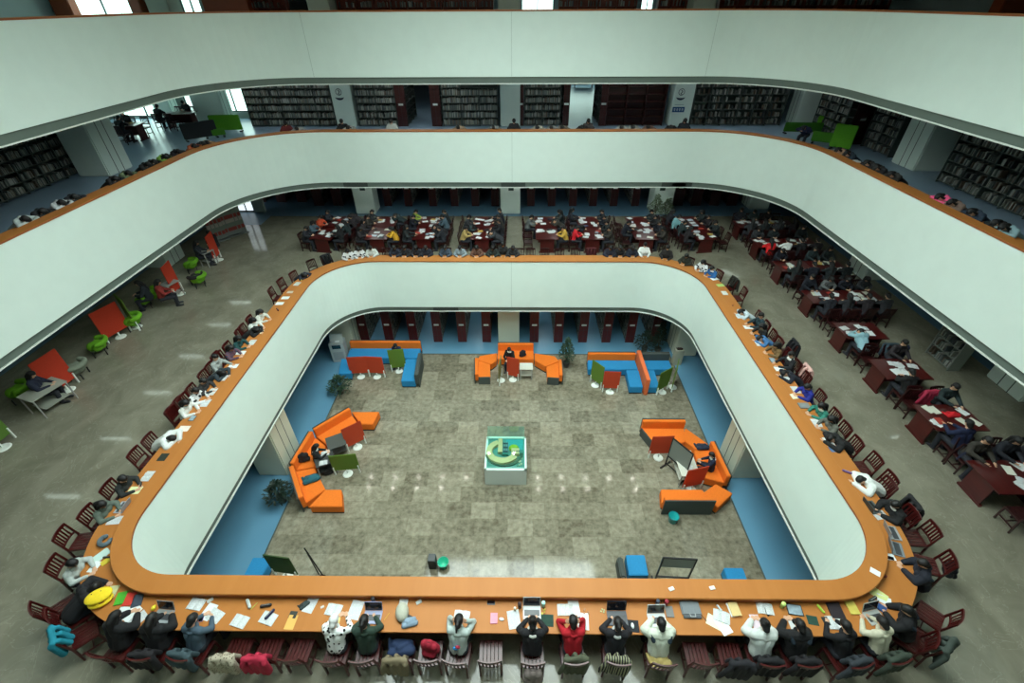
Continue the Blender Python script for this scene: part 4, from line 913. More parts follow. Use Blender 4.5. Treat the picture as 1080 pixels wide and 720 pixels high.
# far row: eight pairs of tables standing end to end, students on both sides
far = [(-9.55, {2: (196, 74, 40), 1: (72, 92, 104)}, '.'), (-7.0, {'R0': (214, 160, 40)}, '.'), (-4.65, {3: (150, 170, 70), 'R2': (72, 92, 104)}, '.'), (-1.75, {0: (176, 150, 90)}, '.'),
       (1.5, {2: (96, 100, 100), 'R0': (190, 150, 60)}, '.'), (3.75, {0: (200, 20, 34)}, '.'), (6.4, {}, '.'), (9.2, {2: (120, 170, 176)}, '.')]
GT = 'students at the far reading tables'
for ti, (tx, sp, _) in enumerate(far):
    where = 'the %s far reading table from the left' % ORD[ti]
    tilt = {0: -.16, 7: .14}.get(ti, 0)
    for k in range(2):
        y = 21.68+k*1.47; x = tx+(k*1.47-.7)*(-math.tan(tilt))*1
        table((x, y, F1), PI/2+tilt, 1.44, 1.12, 'dark red reading table, %s of the pair, %s' % ('nearer' if k == 0 else 'farther', where.replace('the ', '', 1)), 'far reading tables')
        spread(x, y, PI/2+tilt, 1.44, 1.12, F1+.7535, where, 8)
    for s in (-1, 1):
        for q in range(4):
            y = 21.32+q*.74+rnd.uniform(-.04, .04); x = tx+s*.93+(y-22.4)*(-math.tan(tilt)); rz = (-PI/2 if s < 0 else PI/2)+tilt
            col = sp.get(q if s < 0 else 'R%d' % q)
            side = 'left' if s < 0 else 'right'; place = ('nearest', 'second', 'third', 'farthest')[q]
            occ = col or rnd.random() < (.8 if ti not in (3, 4) or s > 0 and ti == 3 else .4)
            far_chair((x, y, F1), rz, 'dark red chair, %s on the %s side of %s' % (place, side, where.replace('the ', '', 1)), 'chairs round the far reading tables')
            if occ:
                c = col or rnd.choice(DARKS)
                far_person(rnd.choice(('write', 'write', 'up', 'slump')) if not col else 'write', rnd.choice(('short', 'long', 'short')), (x+s*.03, y, F1), rz, c, '%s clad student, %s on the %s of %s' % (names_of(c), place, side, where.replace('the ', '', 1).replace('reading ', '')), GT)
# right hand rows: tables across, students above and below each
rows_r = [(7.1, 2, {(0, 1): 'chair'}), (9.1, 1, {(-1, 0): (18, 28, 60)}), (11.2, 1, {(-1, 0): (18, 18, 20)}), (13.3, 1, {(-1, 0): (140, 180, 190)}), (15.6, 2, {(1, 1): (96, 100, 100)}), (18.2, 2, {}), (20.6, 2, {(-1, 0): (216, 26, 30), (-1, 1): (222, 226, 222)}), (22.9, 2, {})]
for ri, (y, nt_, sp) in enumerate(rows_r):
    where = 'the %s right hand reading row' % ORD[ri]
    for k in range(nt_):
        x = 12.22+k*1.47
        table((x, y, F1), 0, 1.44, 1.0, 'dark red reading table, %s of %s' % ('atrium end' if k == 0 else 'wall end', where), 'right hand reading tables')
        spread(x, y, 0, 1.44, 1.0, F1+.7535, where, 8)
    for s in (-1, 1):
        for q in range(2*nt_):
            x = 11.9+q*.72+rnd.uniform(-.03, .03); yy = y+s*.83; rz = 0 if s < 0 else PI
            col = sp.get((s, q)); place = ('first', 'second', 'third', 'fourth')[q]
            side = 'front' if s < 0 else 'rear'
            if col == 'chair': col = None; occ = False
            else: occ = col or (rnd.random() < (.35 if ri in (1, 3) and s > 0 else .85) and not (ri in (1, 2, 3) and s < 0 and q != 0))
            far_chair((x, yy, F1), rz+rnd.uniform(-.1, .1), 'dark red chair, %s on the %s side of %s' % (place, side, where.replace('the ', '', 1)), 'chairs of the right hand reading tables')
            if occ:
                c = col or rnd.choice(DARKS)
                far_person('slump' if ri == 3 and col else rnd.choice(('write', 'write', 'up')), rnd.choice(('short', 'long')), (x, yy+s*.03, F1), rz, c, '%s clad student, %s on the %s side of %s' % (names_of(c), place, side, where.replace('the ', '', 1)), 'students of the right hand reading tables')
for x, y, z, rz, c, l in ((12.62, 12.03, F1, PI, (52, 70, 80), 'slate blue coat over a chair behind the third reading row on the right'), (12.3, 10.3, F1, 0, (170, 40, 70), 'magenta and blue coat over the chair of the third reading row'),
                          (12.9, 12.5, F1, 0, (30, 36, 60), 'dark navy coat over a chair of the fourth reading row'), (12.0, 8.25, F1, 0, (20, 26, 52), 'big navy coat over a chair of the second reading row')):
    coat((x, y, z), rz, c, l, None, 'coats hung over the chairs')
item('bag', 12.55, 9.95, F1+.463, 0, (26, 26, 30), 'black and white backpack on a chair of the second reading row', 'backpack')
item('bag', 13.0, 7.95, F1+.463, 0, (28, 30, 44), 'dark blue backpack on a chair behind the nearest reading row on the right', 'backpack')
item('heap', 12.3, 9.15, F1+.76, 0, (196, 20, 30), 'red scarf lying on the table of the second reading row on the right', 'scarf', None, .9)

# ------------------------------------------------------------ bookcases
STEEL = mat((58, 68, 64), .5, .1, 5); BOARD = mat((66, 76, 70), .5, .1, 5); ENDW = mat((92, 26, 24), .4, .2, 6, kind='wood', col2=(70, 18, 18)); PLATE = paint((214, 220, 214))
BOOKC = [mat(c, .7, .15, 9) for c in ((112, 118, 112), (86, 94, 90), (134, 136, 126), (70, 76, 78), (150, 152, 146), (96, 84, 72))]
def book_row(mb, x0, x1, y, z, depth, ax='x', dens=1.0, face=1):
    x = x0
    while x < x1-.03:
        w = rnd.uniform(.018, .05); h = rnd.uniform(.19, .27)
        if rnd.random() < dens:
            if ax == 'x': mb.box(x+w/2, y, z+h/2, w*.92, depth, h, 0, rnd.randrange(6))
            else: mb.box(y, x+w/2, z+h/2, depth, w*.92, h, 0, rnd.randrange(6))
        x += w
def stack(x, y0, L, z, wd, h, label, grp, mt=None, bk=True):
    """library stack standing in depth, its end panel toward the atrium"""
    t = thing('bookcase', label, 'bookcase', (x, y0, z), 0, grp)
    e = MB().box(0, .02, h/2, wd, .04, h).build('end_panel', mt or ENDW, t)
    MB().box(0, -.006, 1.12, .26, .012, .10).build('label_plate', PLATE, e)
    s = MB().box(0, L/2, h/2, .02, L, h)
    for k in range(7): s.box(0, L/2, .08+k*(h-.1)/6.2, wd-.02, L, .02)
    for k in range(1, int(L/.95)+1): s.box(0, k*.95, h/2, wd-.02, .03, h)
    s.build('shelves', STEEL, t)
    if bk:
        b = MB()
        for sd in (-1, 1):
            for k in range(6): book_row(b, .06, L-.06, sd*wd*.27, .09+k*(h-.1)/6.2, wd*.4, 'y', .85)
        o = b.build('books', BOOKC, None, (x, y0, z)); tag(o, 'books in the '+label, 'books', grp+' contents', 'stuff')
gx = [-8.1, -6.8, -5.5, -4.2, -2.9, -1.6, .92, 2.2, 3.5, 4.75, 6.0, 7.3]
for i, x in enumerate(gx): stack(x, 19.45, 6, 0, .46, 2.25, 'dark red library stack on the ground floor, %s' % (('%s from the left' % ORD[i]) if i < 6 else ('%s right of the pillar' % ORD[i-6])), 'ground floor library stacks', bk=i % 1 == 0)
lx = [at(p, 220, F1).x for p in (408, 430, 456, 479, 501, 522, 560, 582, 604.5, 626, 648, 671)]
for i, x in enumerate(lx): stack(x, 27.5, 5, F1, .46, 2.3, 'brown library stack behind the far tables, %s' % (('%s from the left' % ORD[i]) if i < 6 else ('%s right of the middle pillar' % ORD[i-6])), 'middle storey library stacks', DARKWOOD)
for i, x in enumerate((-16.2, -14.9, -13.6, -12.3, -11.1)): stack(x, 28.2 if i < 3 else 27.6, 5, F1, .6, 2.3, 'dark library stack in the far left corner, %s from the left' % ORD[i], 'middle storey library stacks at left', DARKWOOD, False)
for i, x in enumerate((9.9, 11.0, 12.1, 13.2)): stack(x, 27.6, 5, F1, .6, 2.3, 'dark library stack in the far right corner, %s from the left' % ORD[i], 'middle storey library stacks at right', DARKWOOD, i < 2)
NB = [0]
def case(x0, x1, y, z, label, rz=0, h=2.35, dens=.92, loc=None, real=False, mt=None, rowsn=6, grp='upper storey bookcases', ends=None):
    """bookcase facing the atrium; local x from x0 to x1"""
    W = x1-x0; t = thing('bookcase', label, 'bookcase', loc or ((x0+x1)/2, y, z), rz, grp)
    nb = max(1, round(W/.92)); f = MB().box(0, .21, h/2, W, .02, h)
    for k in range(nb+1): f.box(-W/2+k*W/nb, 0, h/2, .035, .42, h)
    f.build('frame', mt or STEEL, t); s = MB()
    for k in range(rowsn+1): s.box(0, 0, .07+k*(h-.12)/rowsn, W, .40, .022)
    s.build('shelves', mt or BOARD, t)
    L0 = Vector(loc or ((x0+x1)/2, y, z)); step = (h-.12)/rowsn
    if real:
        for k in range(rowsn):
            for b_ in range(nb):
                u = -W/2+b_*W/nb+.04; n_ = 0
                while u < -W/2+(b_+1)*W/nb-.06 and NB[0] < 298:
                    w_ = rnd.uniform(.04, .062); hh = rnd.choice((.22, .25, .28))
                    o = link('book', BKM[rnd.randrange(6)], None, (L0.x+u+w_/2, L0.y-.08, L0.z+.082+k*step)); o.scale = (w_*.92, .22, hh); NB[0] += 1
                    q_ = '%s shelf, %s bay' % (('lowest', 'second lowest', 'third lowest', 'third highest', 'second highest', 'top')[k], ('left', 'middle', 'right')[b_ % 3]); tag(o, 'grey book on the %s of the triple steel bookcase' % q_, 'book', 'books on the '+q_+' beside the middle pillar'); u += w_
        return
    if dens > 0:
        b = MB()
        for k in range(rowsn):
            for b_ in range(nb): book_row(b, -W/2+b_*W/nb+.04, -W/2+(b_+1)*W/nb-.04, -.06, .082+k*step, .22, 'x', dens)
        o = b.build('books', BOOKC, None, tuple(L0), rz); tag(o, 'books on the '+label, 'books', 'contents of the upper bookcases', 'stuff')
BKM = [MB().box(0, 0, .5, 1, 1, 1).mesh('book', m_) for m_ in BOOKC]
YC = 28.35
for a, b_, l, real, dens in ((262, 352, 'wide steel bookcase left of the emblem pillar', False, .9), (377, 418, 'narrow steel bookcase right of the emblem pillar', False, .9), (467, 525, 'triple steel bookcase left of the middle pillar', True, 1), (553, 591, 'double steel bookcase right of the middle pillar', False, .8)):
    case(xat(a, 112, YC), xat(b_, 112, YC), YC, F2, l, real=real, dens=dens)
case(xat(640, 112, YC), xat(700, 112, YC), YC, F2, 'bare brown shelving left of the sign pillar', dens=0, mt=DARKWOOD, rowsn=6)
case(xat(730, 112, YC), xat(826, 112, YC), YC, F2, 'long half empty dark shelving right of the sign pillar', dens=.28)
for px, l in ((424, 'left'), (460, 'right')):
    x = xat(px, 112, YC); stack(x, 28.1, 4 if px > 440 else 3, F2, .55, 2.3, 'dark brown bookcase end at the %s of the blue floored gap' % l, 'bookcase ends of the upper storey', DARKWOOD, False)
for px in (549, 597, 636): stack(xat(px, 112, YC), 28.15, 3, F2, .35, 2.35, 'dark brown bookcase end in the upper storey, %s' % {549: 'just right of the middle pillar', 597: 'left of the bright floor gap', 636: 'right of the bright floor gap'}[px], 'bookcase ends of the upper storey', DARKWOOD, False)
# side bookcases of the upper storey
def side_case(x, y0, y1, z, label, face, **k): case(-(y1-y0)/2, (y1-y0)/2, 0, z, label, rz=(PI/2 if face > 0 else -PI/2), loc=(x, (y0+y1)/2, z), **k)
side_case(-18.5, 9.5, 20.5, F2, 'long dark bookcase on the left upper side', 1, dens=.75)
side_case(16.6, 11.5, 18.2, F2, 'long dark bookcase on the right upper side', -1, dens=.55)
side_case(16.9, 21.6, 23.6, F2, 'bookcase left of the right hand pillar, upper storey', -1, dens=.7)
side_case(16.3, 24.5, 27.2, F2, 'bookcase behind the green chairs, upper right corner', -1, dens=.6)
stack(16.5, 23.9, .5, F2, .9, 2.3, 'dark brown bookcase end in the upper right corner', 'bookcase ends of the upper storey', DARKWOOD, False)
side_case(14.9, 12.0, 13.0, F1, 'white magazine rack at the far right beside a pillar', -1, h=1.6, dens=.5, mt=paint((120, 126, 118)), rowsn=4)

# ------------------------------------------------------------ ground floor furniture
ORG = (232, 116, 24); ORM = fabric(ORG); BLM = fabric((34, 130, 182)); SHELL = fabric((70, 76, 72)); REDB = (190, 62, 26); GRB = (92, 122, 36)
def poly(pts, z): return [tuple(at(x, y, z)[:2]) for x, y in pts]
def ccw(p):
    a = sum(p[i][0]*p[(i+1) % len(p)][1]-p[(i+1) % len(p)][0]*p[i][1] for i in range(len(p))); return p if a > 0 else p[::-1]
def seat_block(name, px, label, m=ORM, cat='sofa', z=.42, world=None, backs=(), grp=None, bm=None, bh=.80, ends=()):
    """upholstered block; px = its seat corners in order; backs = edges that carry a backrest"""
    p = world or poly(px, z); c = Vector((sum(q[0] for q in p)/len(p), sum(q[1] for q in p)/len(p)))
    t = thing(name, label, cat, (c.x, c.y, 0), 0, grp); L = [(q[0]-c.x, q[1]-c.y) for q in p]
    MB().prism(ccw([(q[0]*.97, q[1]*.97) for q in L]), .0, .06).build('plinth', BLACK, t)
    MB().prism(ccw(L), .06, z).build('seat', m, t, bevel=.02)
    for i, j in backs:
        a = Vector(L[i]); b = Vector(L[j]); d = (b-a).normalized(); n = Vector((d.y, -d.x))
        if (a+b).dot(n) < 0: n = -n
        MB().prism(ccw([a, b, b+n*.15, a+n*.15]), .20, bh).build('backrest', bm or m, t, bevel=.02)
        MB().prism(ccw([a+n*.152, b+n*.152, b+n*.20, a+n*.20]), .0, bh+.01).build('back_shell', SHELL, t, bevel=.01)
    for i, j in ends:
        a = Vector(L[i]); b = Vector(L[j]); d = (b-a).normalized(); n = Vector((d.y, -d.x))
        if (a+b).dot(n) < 0: n = -n
        MB().prism(ccw([a+n*.002, b+n*.002, b+n*.05, a+n*.05]), .0, z+.03).build('end_shell', SHELL, t, bevel=.01)
    return t
GO = 'orange sofa modules on the ground floor'
# left island
seat_block('sofa_module', [(372, 436), (370, 450), (349, 466), (330, 460)], 'orange sofa with a tilted back at the left, far side of the island', world=[(-7.05, 13.65), (-6.55, 13.0), (-7.55, 12.0), (-8.15, 12.45)], backs=((0, 3),), grp=GO)
seat_block('sofa_module', None, 'orange sofa in the middle of the left island, against the grey green pillar', world=[(-8.2, 12.4), (-7.6, 11.95), (-7.7, 10.95), (-8.35, 10.8)], backs=((0, 3),), grp=GO)
seat_block('sofa_module', None, 'orange sofa with a dark teal jacket on it, its grey back outward', world=[(-8.35, 10.75), (-7.7, 10.9), (-6.95, 9.95), (-7.45, 9.4)], backs=((0, 3),), grp=GO)
seat_block('sofa_stool', [(371, 434), (400, 434), (393, 447), (380, 447)], 'orange backless seat pointing right at the far end of the left island', grp=GO)
seat_block('sofa_stool', [(343, 516), (360, 516), (361, 534), (326, 534)], 'orange backless trapezoid seat at the near end of the left island', grp=GO)
# right island
seat_block('sofa_module', None, 'orange sofa with a grey left end at the right island', world=[(5.2, 13.0), (6.95, 13.0), (6.75, 12.25), (5.55, 12.1)], backs=((0, 1),), ends=((3, 0),), grp=GO)
seat_block('sofa_stool', [(723, 451), (747, 468), (734, 474), (720, 463)], 'orange backless seat behind the whiteboard of the right island', grp=GO)
seat_block('sofa_module', None, 'orange sofa with the student in dark blue at the right island', world=[(7.6, 12.0), (7.0, 11.85), (6.85, 10.6), (7.65, 10.35)], backs=((0, 3),), grp=GO)
seat_block('sofa_stool', [(755, 510), (773, 520), (757, 535), (741, 520)], 'orange backless seat at the near right corner of the right island', grp=GO)
seat_block('sofa_module', None, 'orange sofa turned away, showing its long grey back, right island', world=[(5.15, 9.5), (6.9, 9.5), (6.75, 10.05), (5.25, 10.05)], backs=((0, 1),), grp=GO)
# centre island at the pillar
seat_block('sofa_module', None, 'orange sofa straight in front of the middle pillar', world=[(-.95, 18.2), (.85, 18.2), (.85, 17.5), (-.95, 17.5)], backs=((0, 1),), grp=GO)
seat_block('sofa_stool', None, 'orange slanting seat left of the sofa at the middle pillar', world=[(-1.0, 18.0), (-1.0, 17.4), (-1.25, 17.1), (-1.95, 17.45), (-1.85, 17.75)], grp=GO)
seat_block('sofa_stool', None, 'orange slanting seat right of the sofa at the middle pillar', world=[(.9, 18.0), (.9, 17.4), (1.4, 16.95), (2.1, 17.35), (1.9, 17.75)], grp=GO)
seat_block('sofa_module', None, 'orange sofa with a grey end at the left arm of the middle island', world=[(-1.9, 17.4), (-1.3, 17.1), (-1.25, 16.15), (-1.8, 16.15)], backs=((0, 3),), ends=((2, 3),), bh=.6, grp=GO)
seat_block('sofa_module', None, 'orange sofa with a grey end at the right arm of the middle island', world=[(2.05, 17.3), (1.45, 16.95), (1.45, 16.15), (2.0, 16.1)], backs=((0, 3),), ends=((2, 3),), bh=.6, grp=GO)
GB = 'blue bench modules on the ground floor'
seat_block('bench_module', None, 'blue bench with a long orange back at the far left', BLM, 'bench', world=[(-8.5, 18.35), (-4.9, 18.35), (-4.9, 17.55), (-8.5, 17.55)], backs=((0, 1),), grp=GB, bm=ORM)
seat_block('bench_module', [(428, 372), (440, 372), (438, 402), (427, 402)], 'blue bench pointing to the atrium with a grey back on its right side, far left', BLM, 'bench', world=[(-4.85, 17.5), (-5.5, 17.5), (-5.4, 15.85), (-4.75, 15.85)], backs=((0, 3),), grp=GB, bm=SHELL)
seat_block('bench_module', [(360, 378), (372, 379), (370, 394), (357, 394)], 'blue backless block beside the red screens at the far left', BLM, 'bench', grp=GB)
seat_block('bench_module', None, 'blue bench with an orange back at the far right', BLM, 'bench', world=[(3.5, 17.45), (5.83, 17.45), (5.83, 16.75), (3.45, 16.75)], backs=((0, 1),), grp=GB, bm=ORM)
seat_block('bench_module', None, 'blue bench with a grey back behind the orange partition, far right', BLM, 'bench', world=[(6.08, 17.45), (7.5, 17.45), (7.5, 16.75), (6.08, 16.75)], backs=((0, 1),), grp=GB, bm=SHELL)
seat_block('bench_module', None, 'blue seat left of the tall orange partition', BLM, 'bench', world=[(5.25, 16.7), (5.85, 16.7), (5.8, 15.5), (5.2, 15.5)], grp=GB)
seat_block('bench_module', None, 'blue seat right of the tall orange partition', BLM, 'bench', world=[(6.1, 16.7), (6.6, 16.7), (6.55, 15.5), (6.05, 15.5)], grp=GB)
tag(MB().prism([(5.86, 15.4), (6.04, 15.4), (6.06, 17.6), (5.88, 17.6)], .0, .95).build('padded_partition', fabric((226, 112, 60)), bevel=.02), 'long padded orange partition between two blue seats', 'partition')
for px, l in (((272, 596), 'blue block behind the near rail at the left'), ((671, 593), 'blue block with a grey side behind the near rail at the right'), ((776, 607), 'blue block almost hidden by the near rail at the far right')):
    p = at(px[0], px[1], .42); seat_block('bench_module', None, l, BLM, 'bench', world=[(p.x-.3, p.y-.4), (p.x+.3, p.y-.4), (p.x+.32, p.y+.25), (p.x-.28, p.y+.25)], grp=GB)
p = at(655, 600, .3); tag(MB().prism([(p.x-.1, p.y-.35), (p.x+.08, p.y-.35), (p.x+.08, p.y+.3), (p.x-.1, p.y+.3)], 0, .5).build('grey_bolster', SHELL, bevel=.04), 'grey rounded bolster at the side of the blue block near the rail', 'bolster')

def divider(px, py, w, h, rz, col, label, F=0, lift=.22, grp='screen dividers of the ground floor'):
    p = at(px, py, F); t = thing('screen_divider', label, 'divider', (p.x, p.y, F), rz, grp)
    MB().box(0, .02, lift+h/2, w, .035, h).build('panel', fabric(col), t, bevel=.008)
    for s_ in (-1, 1): MB().box(s_*(w/2-.04), 0, lift/2+.1, .035, .06, lift+.2).build('post', TRIM, t)
    b = MB()
    b.lathe((0, -.02, 0), [(.001, .035), (.16, .03), (.19, 0)], n=20); b.box(0, 0, lift*.5, .04, .04, lift).build('base', TRIM, t)
divider(381, 397, .95, 1.0, .08, REDB, 'left one of the two red dividers standing side by side at the far left benches')
divider(398, 397, .85, 1.0, -.08, REDB, 'right one of the two red dividers standing side by side at the far left benches')
divider(421, 391, .75, 1.1, .15, GRB, 'green divider hiding a student at the far left benches')
divider(528, 401, .85, 1.0, PI/2-.1, (130, 124, 70), 'thin olive divider seen edge on at the middle island')
divider(541, 400, .6, 1.1, -.3, REDB, 'red divider in front of the student at the middle island')
divider(628, 406, .75, 1.1, -.9, GRB, 'green divider at the left end of the far right benches')
divider(643, 413, .75, 1.0, -.05, REDB, 'red divider beside the green one at the far right benches')
divider(698, 413, .8, 1.1, .6, GRB, 'green divider at the right end of the far right benches'); divider(709, 408, .8, 1.2, 1.2, (104, 126, 44), 'green divider turned edge on at the far right corner')
divider(377, 471, .8, 1.05, .65, REDB, 'red divider at the left island'); divider(367, 499, 1.0, .85, .12, GRB, 'broad green divider at the left island')
divider(694, 482, .85, 1.0, .05, REDB, 'red divider before the grey ended sofa of the right island'); divider(729, 516, .85, 1.0, .25, REDB, 'red divider in front of the student in dark blue at the right island')
divider(303, 608, .85, 1.0, -.12, (50, 78, 30), 'dark green divider behind the near rail at the left')
# student tables, people of the ground floor
def low_table(px, py, w, d, h, label, rz=0, F=0, col=(206, 206, 192)):
    p = at(px, py, F+h); t = thing('side_table', label, 'table', (p.x, p.y, F), rz)
    MB().box(0, 0, h-.015, w, d, .03).build('tabletop', paint(col), t, bevel=.005); MB().box(0, 0, .25, w*.85, d*.7, .025).build('shelf', paint(col), t)
    for sx_ in (-1, 1):
        for sy_ in (-1, 1): MB().box(sx_*(w/2-.04), sy_*(d/2-.04), (h-.03)/2, .035, .035, h-.03).build('leg', paint((150, 150, 144)), t)
    return t
low_table(555, 386, .62, .5, .7, 'white two tiered side table at the middle island')
low_table(724, 488, .7, 1.2, .7, 'white work table between the two red dividers of the right island')
low_table(354, 465, .7, .7, .7, 'dark grey small table with papers at the left island', .5, col=(78, 80, 76)); low_table(342, 484, .7, .6, .7, 'dark table with white papers before the student of the left island', .5, col=(60, 62, 60))
for px, py, z, l in ((343, 478, .705, 'upper'), (341, 488, .705, 'lower')): p = at(px, py, z); item('openbook', p.x, p.y, z, .3, (224, 230, 230), 'open book, %s one of two at the left island' % l, 'book')
for px, py in ((724, 478), (726, 492)): p = at(px, py, .705); item('sheet', p.x, p.y, .705, 1.2, (228, 232, 230), 'white sheet on the work table of the right island', 'paper', 'sheets on the right island table')
GG = 'students on the ground floor'
def gperson(px, py, rz, col, label, h='short', pose='sofa', collar=None, z=1.1): p = at(px, py, z); person(pose, h, (p.x+math.sin(rz)*.12, p.y-math.cos(rz)*.12, 0), rz, col, label, GG, puff=.0, collar=collar)
gperson(334, 472, -1.1, (24, 28, 30), 'student in black bent over the dark table of the left island', 'long', collar=(210, 212, 208))
gperson(417, 366, PI, (20, 34, 66), 'student in navy on the far left bench behind the green divider', 'long'); gperson(537, 370, PI-.2, (18, 18, 20), 'black haired student in black on the sofa at the middle pillar', 'long', collar=(220, 220, 216))
gperson(750, 481, 1.25, (26, 34, 58), 'student in dark blue with a white shirt on the right island sofa', 'short', collar=(222, 224, 222)); 
p = at(321, 484, .5); item('bag', p.x, p.y, .43, .4, (24, 22, 24), 'black rounded backpack on the left island sofa', 'backpack', None, 1.2)
p = at(328, 505, .5); item('heap', p.x, p.y, .44, .4, (30, 90, 104), 'dark teal jacket lying on the left island sofa', 'jacket', None, 1.5)
p = at(551, 374, .5); item('bag', p.x, p.y, .43, .4, (34, 26, 32), 'dark backpack beside the student at the middle pillar', 'backpack')
p = at(347, 499, .0); item('bag', p.x, p.y, 0, .4, (20, 22, 22), 'black bag on the floor at the left island', 'bag', None, .9)
p = at(741, 471, .5); item('heap', p.x, p.y, .44, 0, (28, 40, 60), 'navy coat beside the student of the right island', 'coat', None, 1.3)

def whiteboard(px, py, w, h, rz, label, panel, tilt=0, F=0, full=1.0):
    p = at(px, py, F); t = thing('whiteboard', label, 'whiteboard', (p.x, p.y, F), rz)
    fr = MB()
    for s in (-1, 1): fr.box(s*w/2, 0, .1+(h+.5)/2, .04, .04, h+.5).box(s*w/2, 0, .04, .05, .55, .05)
    fr.box(0, 0, h+.58, w, .04, .04).box(0, 0, .58, w, .04, .04).box(0, 0, .16, w, .03, .03); fr.build('frame', BLACK, t)
    MB().box(0, 0, .6+h*(1-full/2), w-.04, .02, h*full-.04).build('board', paint(panel), t)
whiteboard(711, 499, .9, 1.0, -.98, 'black framed rolling whiteboard before the work table of the right island', (120, 128, 122))
whiteboard(705, 618, .95, 1.1, -.05, 'black framed board with a grey upper half behind the near rail', (130, 138, 134), full=.5)
# pole and bins
p = at(340, 606, 0); pole = thing('tripod_pole', 'dark folding tripod leaning behind the near rail at the left', 'tripod', (p.x, p.y, 0)); MB().tube([(0, 0, .05), (-.35, .25, 1.15)], .02).tube([(-.1, 0, .05), (-.3, .2, .95)], .018).build('mast', BLACK, pole)
MB().tube([(0, 0, .03), (.25, -.1, .03)], .02).tube([(0, 0, .03), (-.2, -.15, .03)], .02).build('feet', BLACK, pole)
def bucket(px, py, col, label, r=.16, h=.3):
    p = at(px, py, 0); o = thing('waste_bin', label, 'bin', (p.x, p.y, 0))
    MB().lathe((0, 0, 0), [(.001, 0), (r*.8, 0), (r, h), (r+.012, h+.004), (r-.006, h-.004), (r*.76, .012), (.001, .012)], n=24).build('body', plastic(col), o, smooth=True)
    MB().lathe((0, 0, h), [(r-.004, -.012), (r+.014, -.01), (r+.014, .012), (r-.004, .012), (r-.004, -.012)], n=24).build('rim', plastic(tuple(int(c*.8) for c in col)), o)
bucket(709, 549, (20, 160, 160), 'teal round waste bin in front of the grey sofa back', .17)
bucket(468, 596, (50, 186, 150), 'mint green bucket beside the black box bin', .17, .22)
p = at(457, 596, 0); bb = thing('waste_bin', 'black rectangular bin with a grey flap next to the mint green bucket', 'bin', (p.x, p.y, 0)); MB().box(0, 0, .24, .24, .26, .48).build('body', BLACK, bb, bevel=.015); MB().box(0, 0, .49, .22, .24, .03).build('flap', plastic((62, 66, 66)), bb)
# model in its glass case (a plain campus model)
cs = thing('display_case', 'white plinth with a glass covered campus model amid the stone floor', 'display case', (-.40, 11.3, 0))
MB().box(0, 0, .41, 1.56, 1.6, .82).build('plinth', paint((214, 222, 216)), cs, bevel=.008)
fr = MB()
for s in (-1, 1): fr.box(s*.74, 0, .85, .08, 1.6, .06).box(0, s*.76, .85, 1.56, .08, .06)
fr.build('rim', paint((232, 242, 238)), cs)
MB().box(0, 0, .835, 1.4, 1.44, .02).build('model_ground', mat((70, 140, 134), .5, .2, 4), cs)
MB().box(.33, .42, .85, .66, .5, .015).build('model_water', mat((50, 160, 166), .3, .1, 4), cs)
cr = CREAM2 = paint((206, 192, 144)); md = MB()
arc = [(-.12+.62*math.cos(a), .0+.56*math.sin(a)) for a in [PI*.62+k*PI*1.22/22 for k in range(23)]]; arc2 = [(-.12+.40*math.cos(a), .02+.34*math.sin(a)) for a in [PI*.62+k*PI*1.22/22 for k in range(23)]][::-1]
for i in range(22): md.prism(ccw([arc[i], arc[i+1], arc2[21-i], arc2[22-i]]), .845, .99)
md.box(-.22, .28, .92, .16, .66, .15).build('model_building', cr, cs)
ga = MB()
for i in range(22):
    f_ = lambda k, r_: (-.06+r_*math.cos(PI*1.05+k*PI*.95/22), -.02+r_*.86*math.sin(PI*1.05+k*PI*.95/22))
    ga.prism(ccw([f_(i, .60), f_(i+1, .60), f_(i+1, .72), f_(i, .72)]), .845, .90)
ga.build('model_embankment', mat((36, 92, 74)), cs)
MB().box(-.02, .18, .88, .22, .62, .07).build('model_courtyard', mat((120, 176, 176)), cs)
hb = MB()
for x in (-.10, -.02, .06): hb.box(x, .2, .93, .03, .52, .08)
for y in (.0, .2, .4): hb.box(-.02, y, .94, .2, .03, .08)
hb.build('model_lattice', mat((50, 92, 100)), cs)
MB().box(-.02, -.10, .90, .24, .08, .1).build('model_canopy', mat((30, 130, 120)), cs)
MB().ell((.30, .22, .86), (.20, .16, .16), n=14).build('model_hill', mat((150, 190, 50), .9, .3, 12), cs, smooth=True)
wn = MB().box(.36, -.02, .93, .30, .26, .17); wn.build('model_house', cr, cs)
ww = MB()
for x in (.30, .42, .50): ww.box(x, -.03, 1.016, .06, .05, .006)
ww.box(.34, -.153, .93, .06, .01, .06).build('model_windows', mat((60, 90, 84)), cs)
tr = MB()
for q in range(26): tr.ell((rnd.uniform(.32, .66), rnd.uniform(-.62, -.26), .87), (.025, .025, .035), q % 2, n=8)
tr.build('model_trees', [mat((60, 140, 110)), mat((210, 220, 190))], cs)['kind'] = 'stuff'
gl = MB()
for s in (-1, 1): gl.box(s*.70, 0, 1.2, .008, 1.44, .7).box(0, s*.72, 1.2, 1.40, .008, .7)
gl.box(0, 0, 1.55, 1.41, 1.45, .008).build('glass_cover', GLASS, cs)
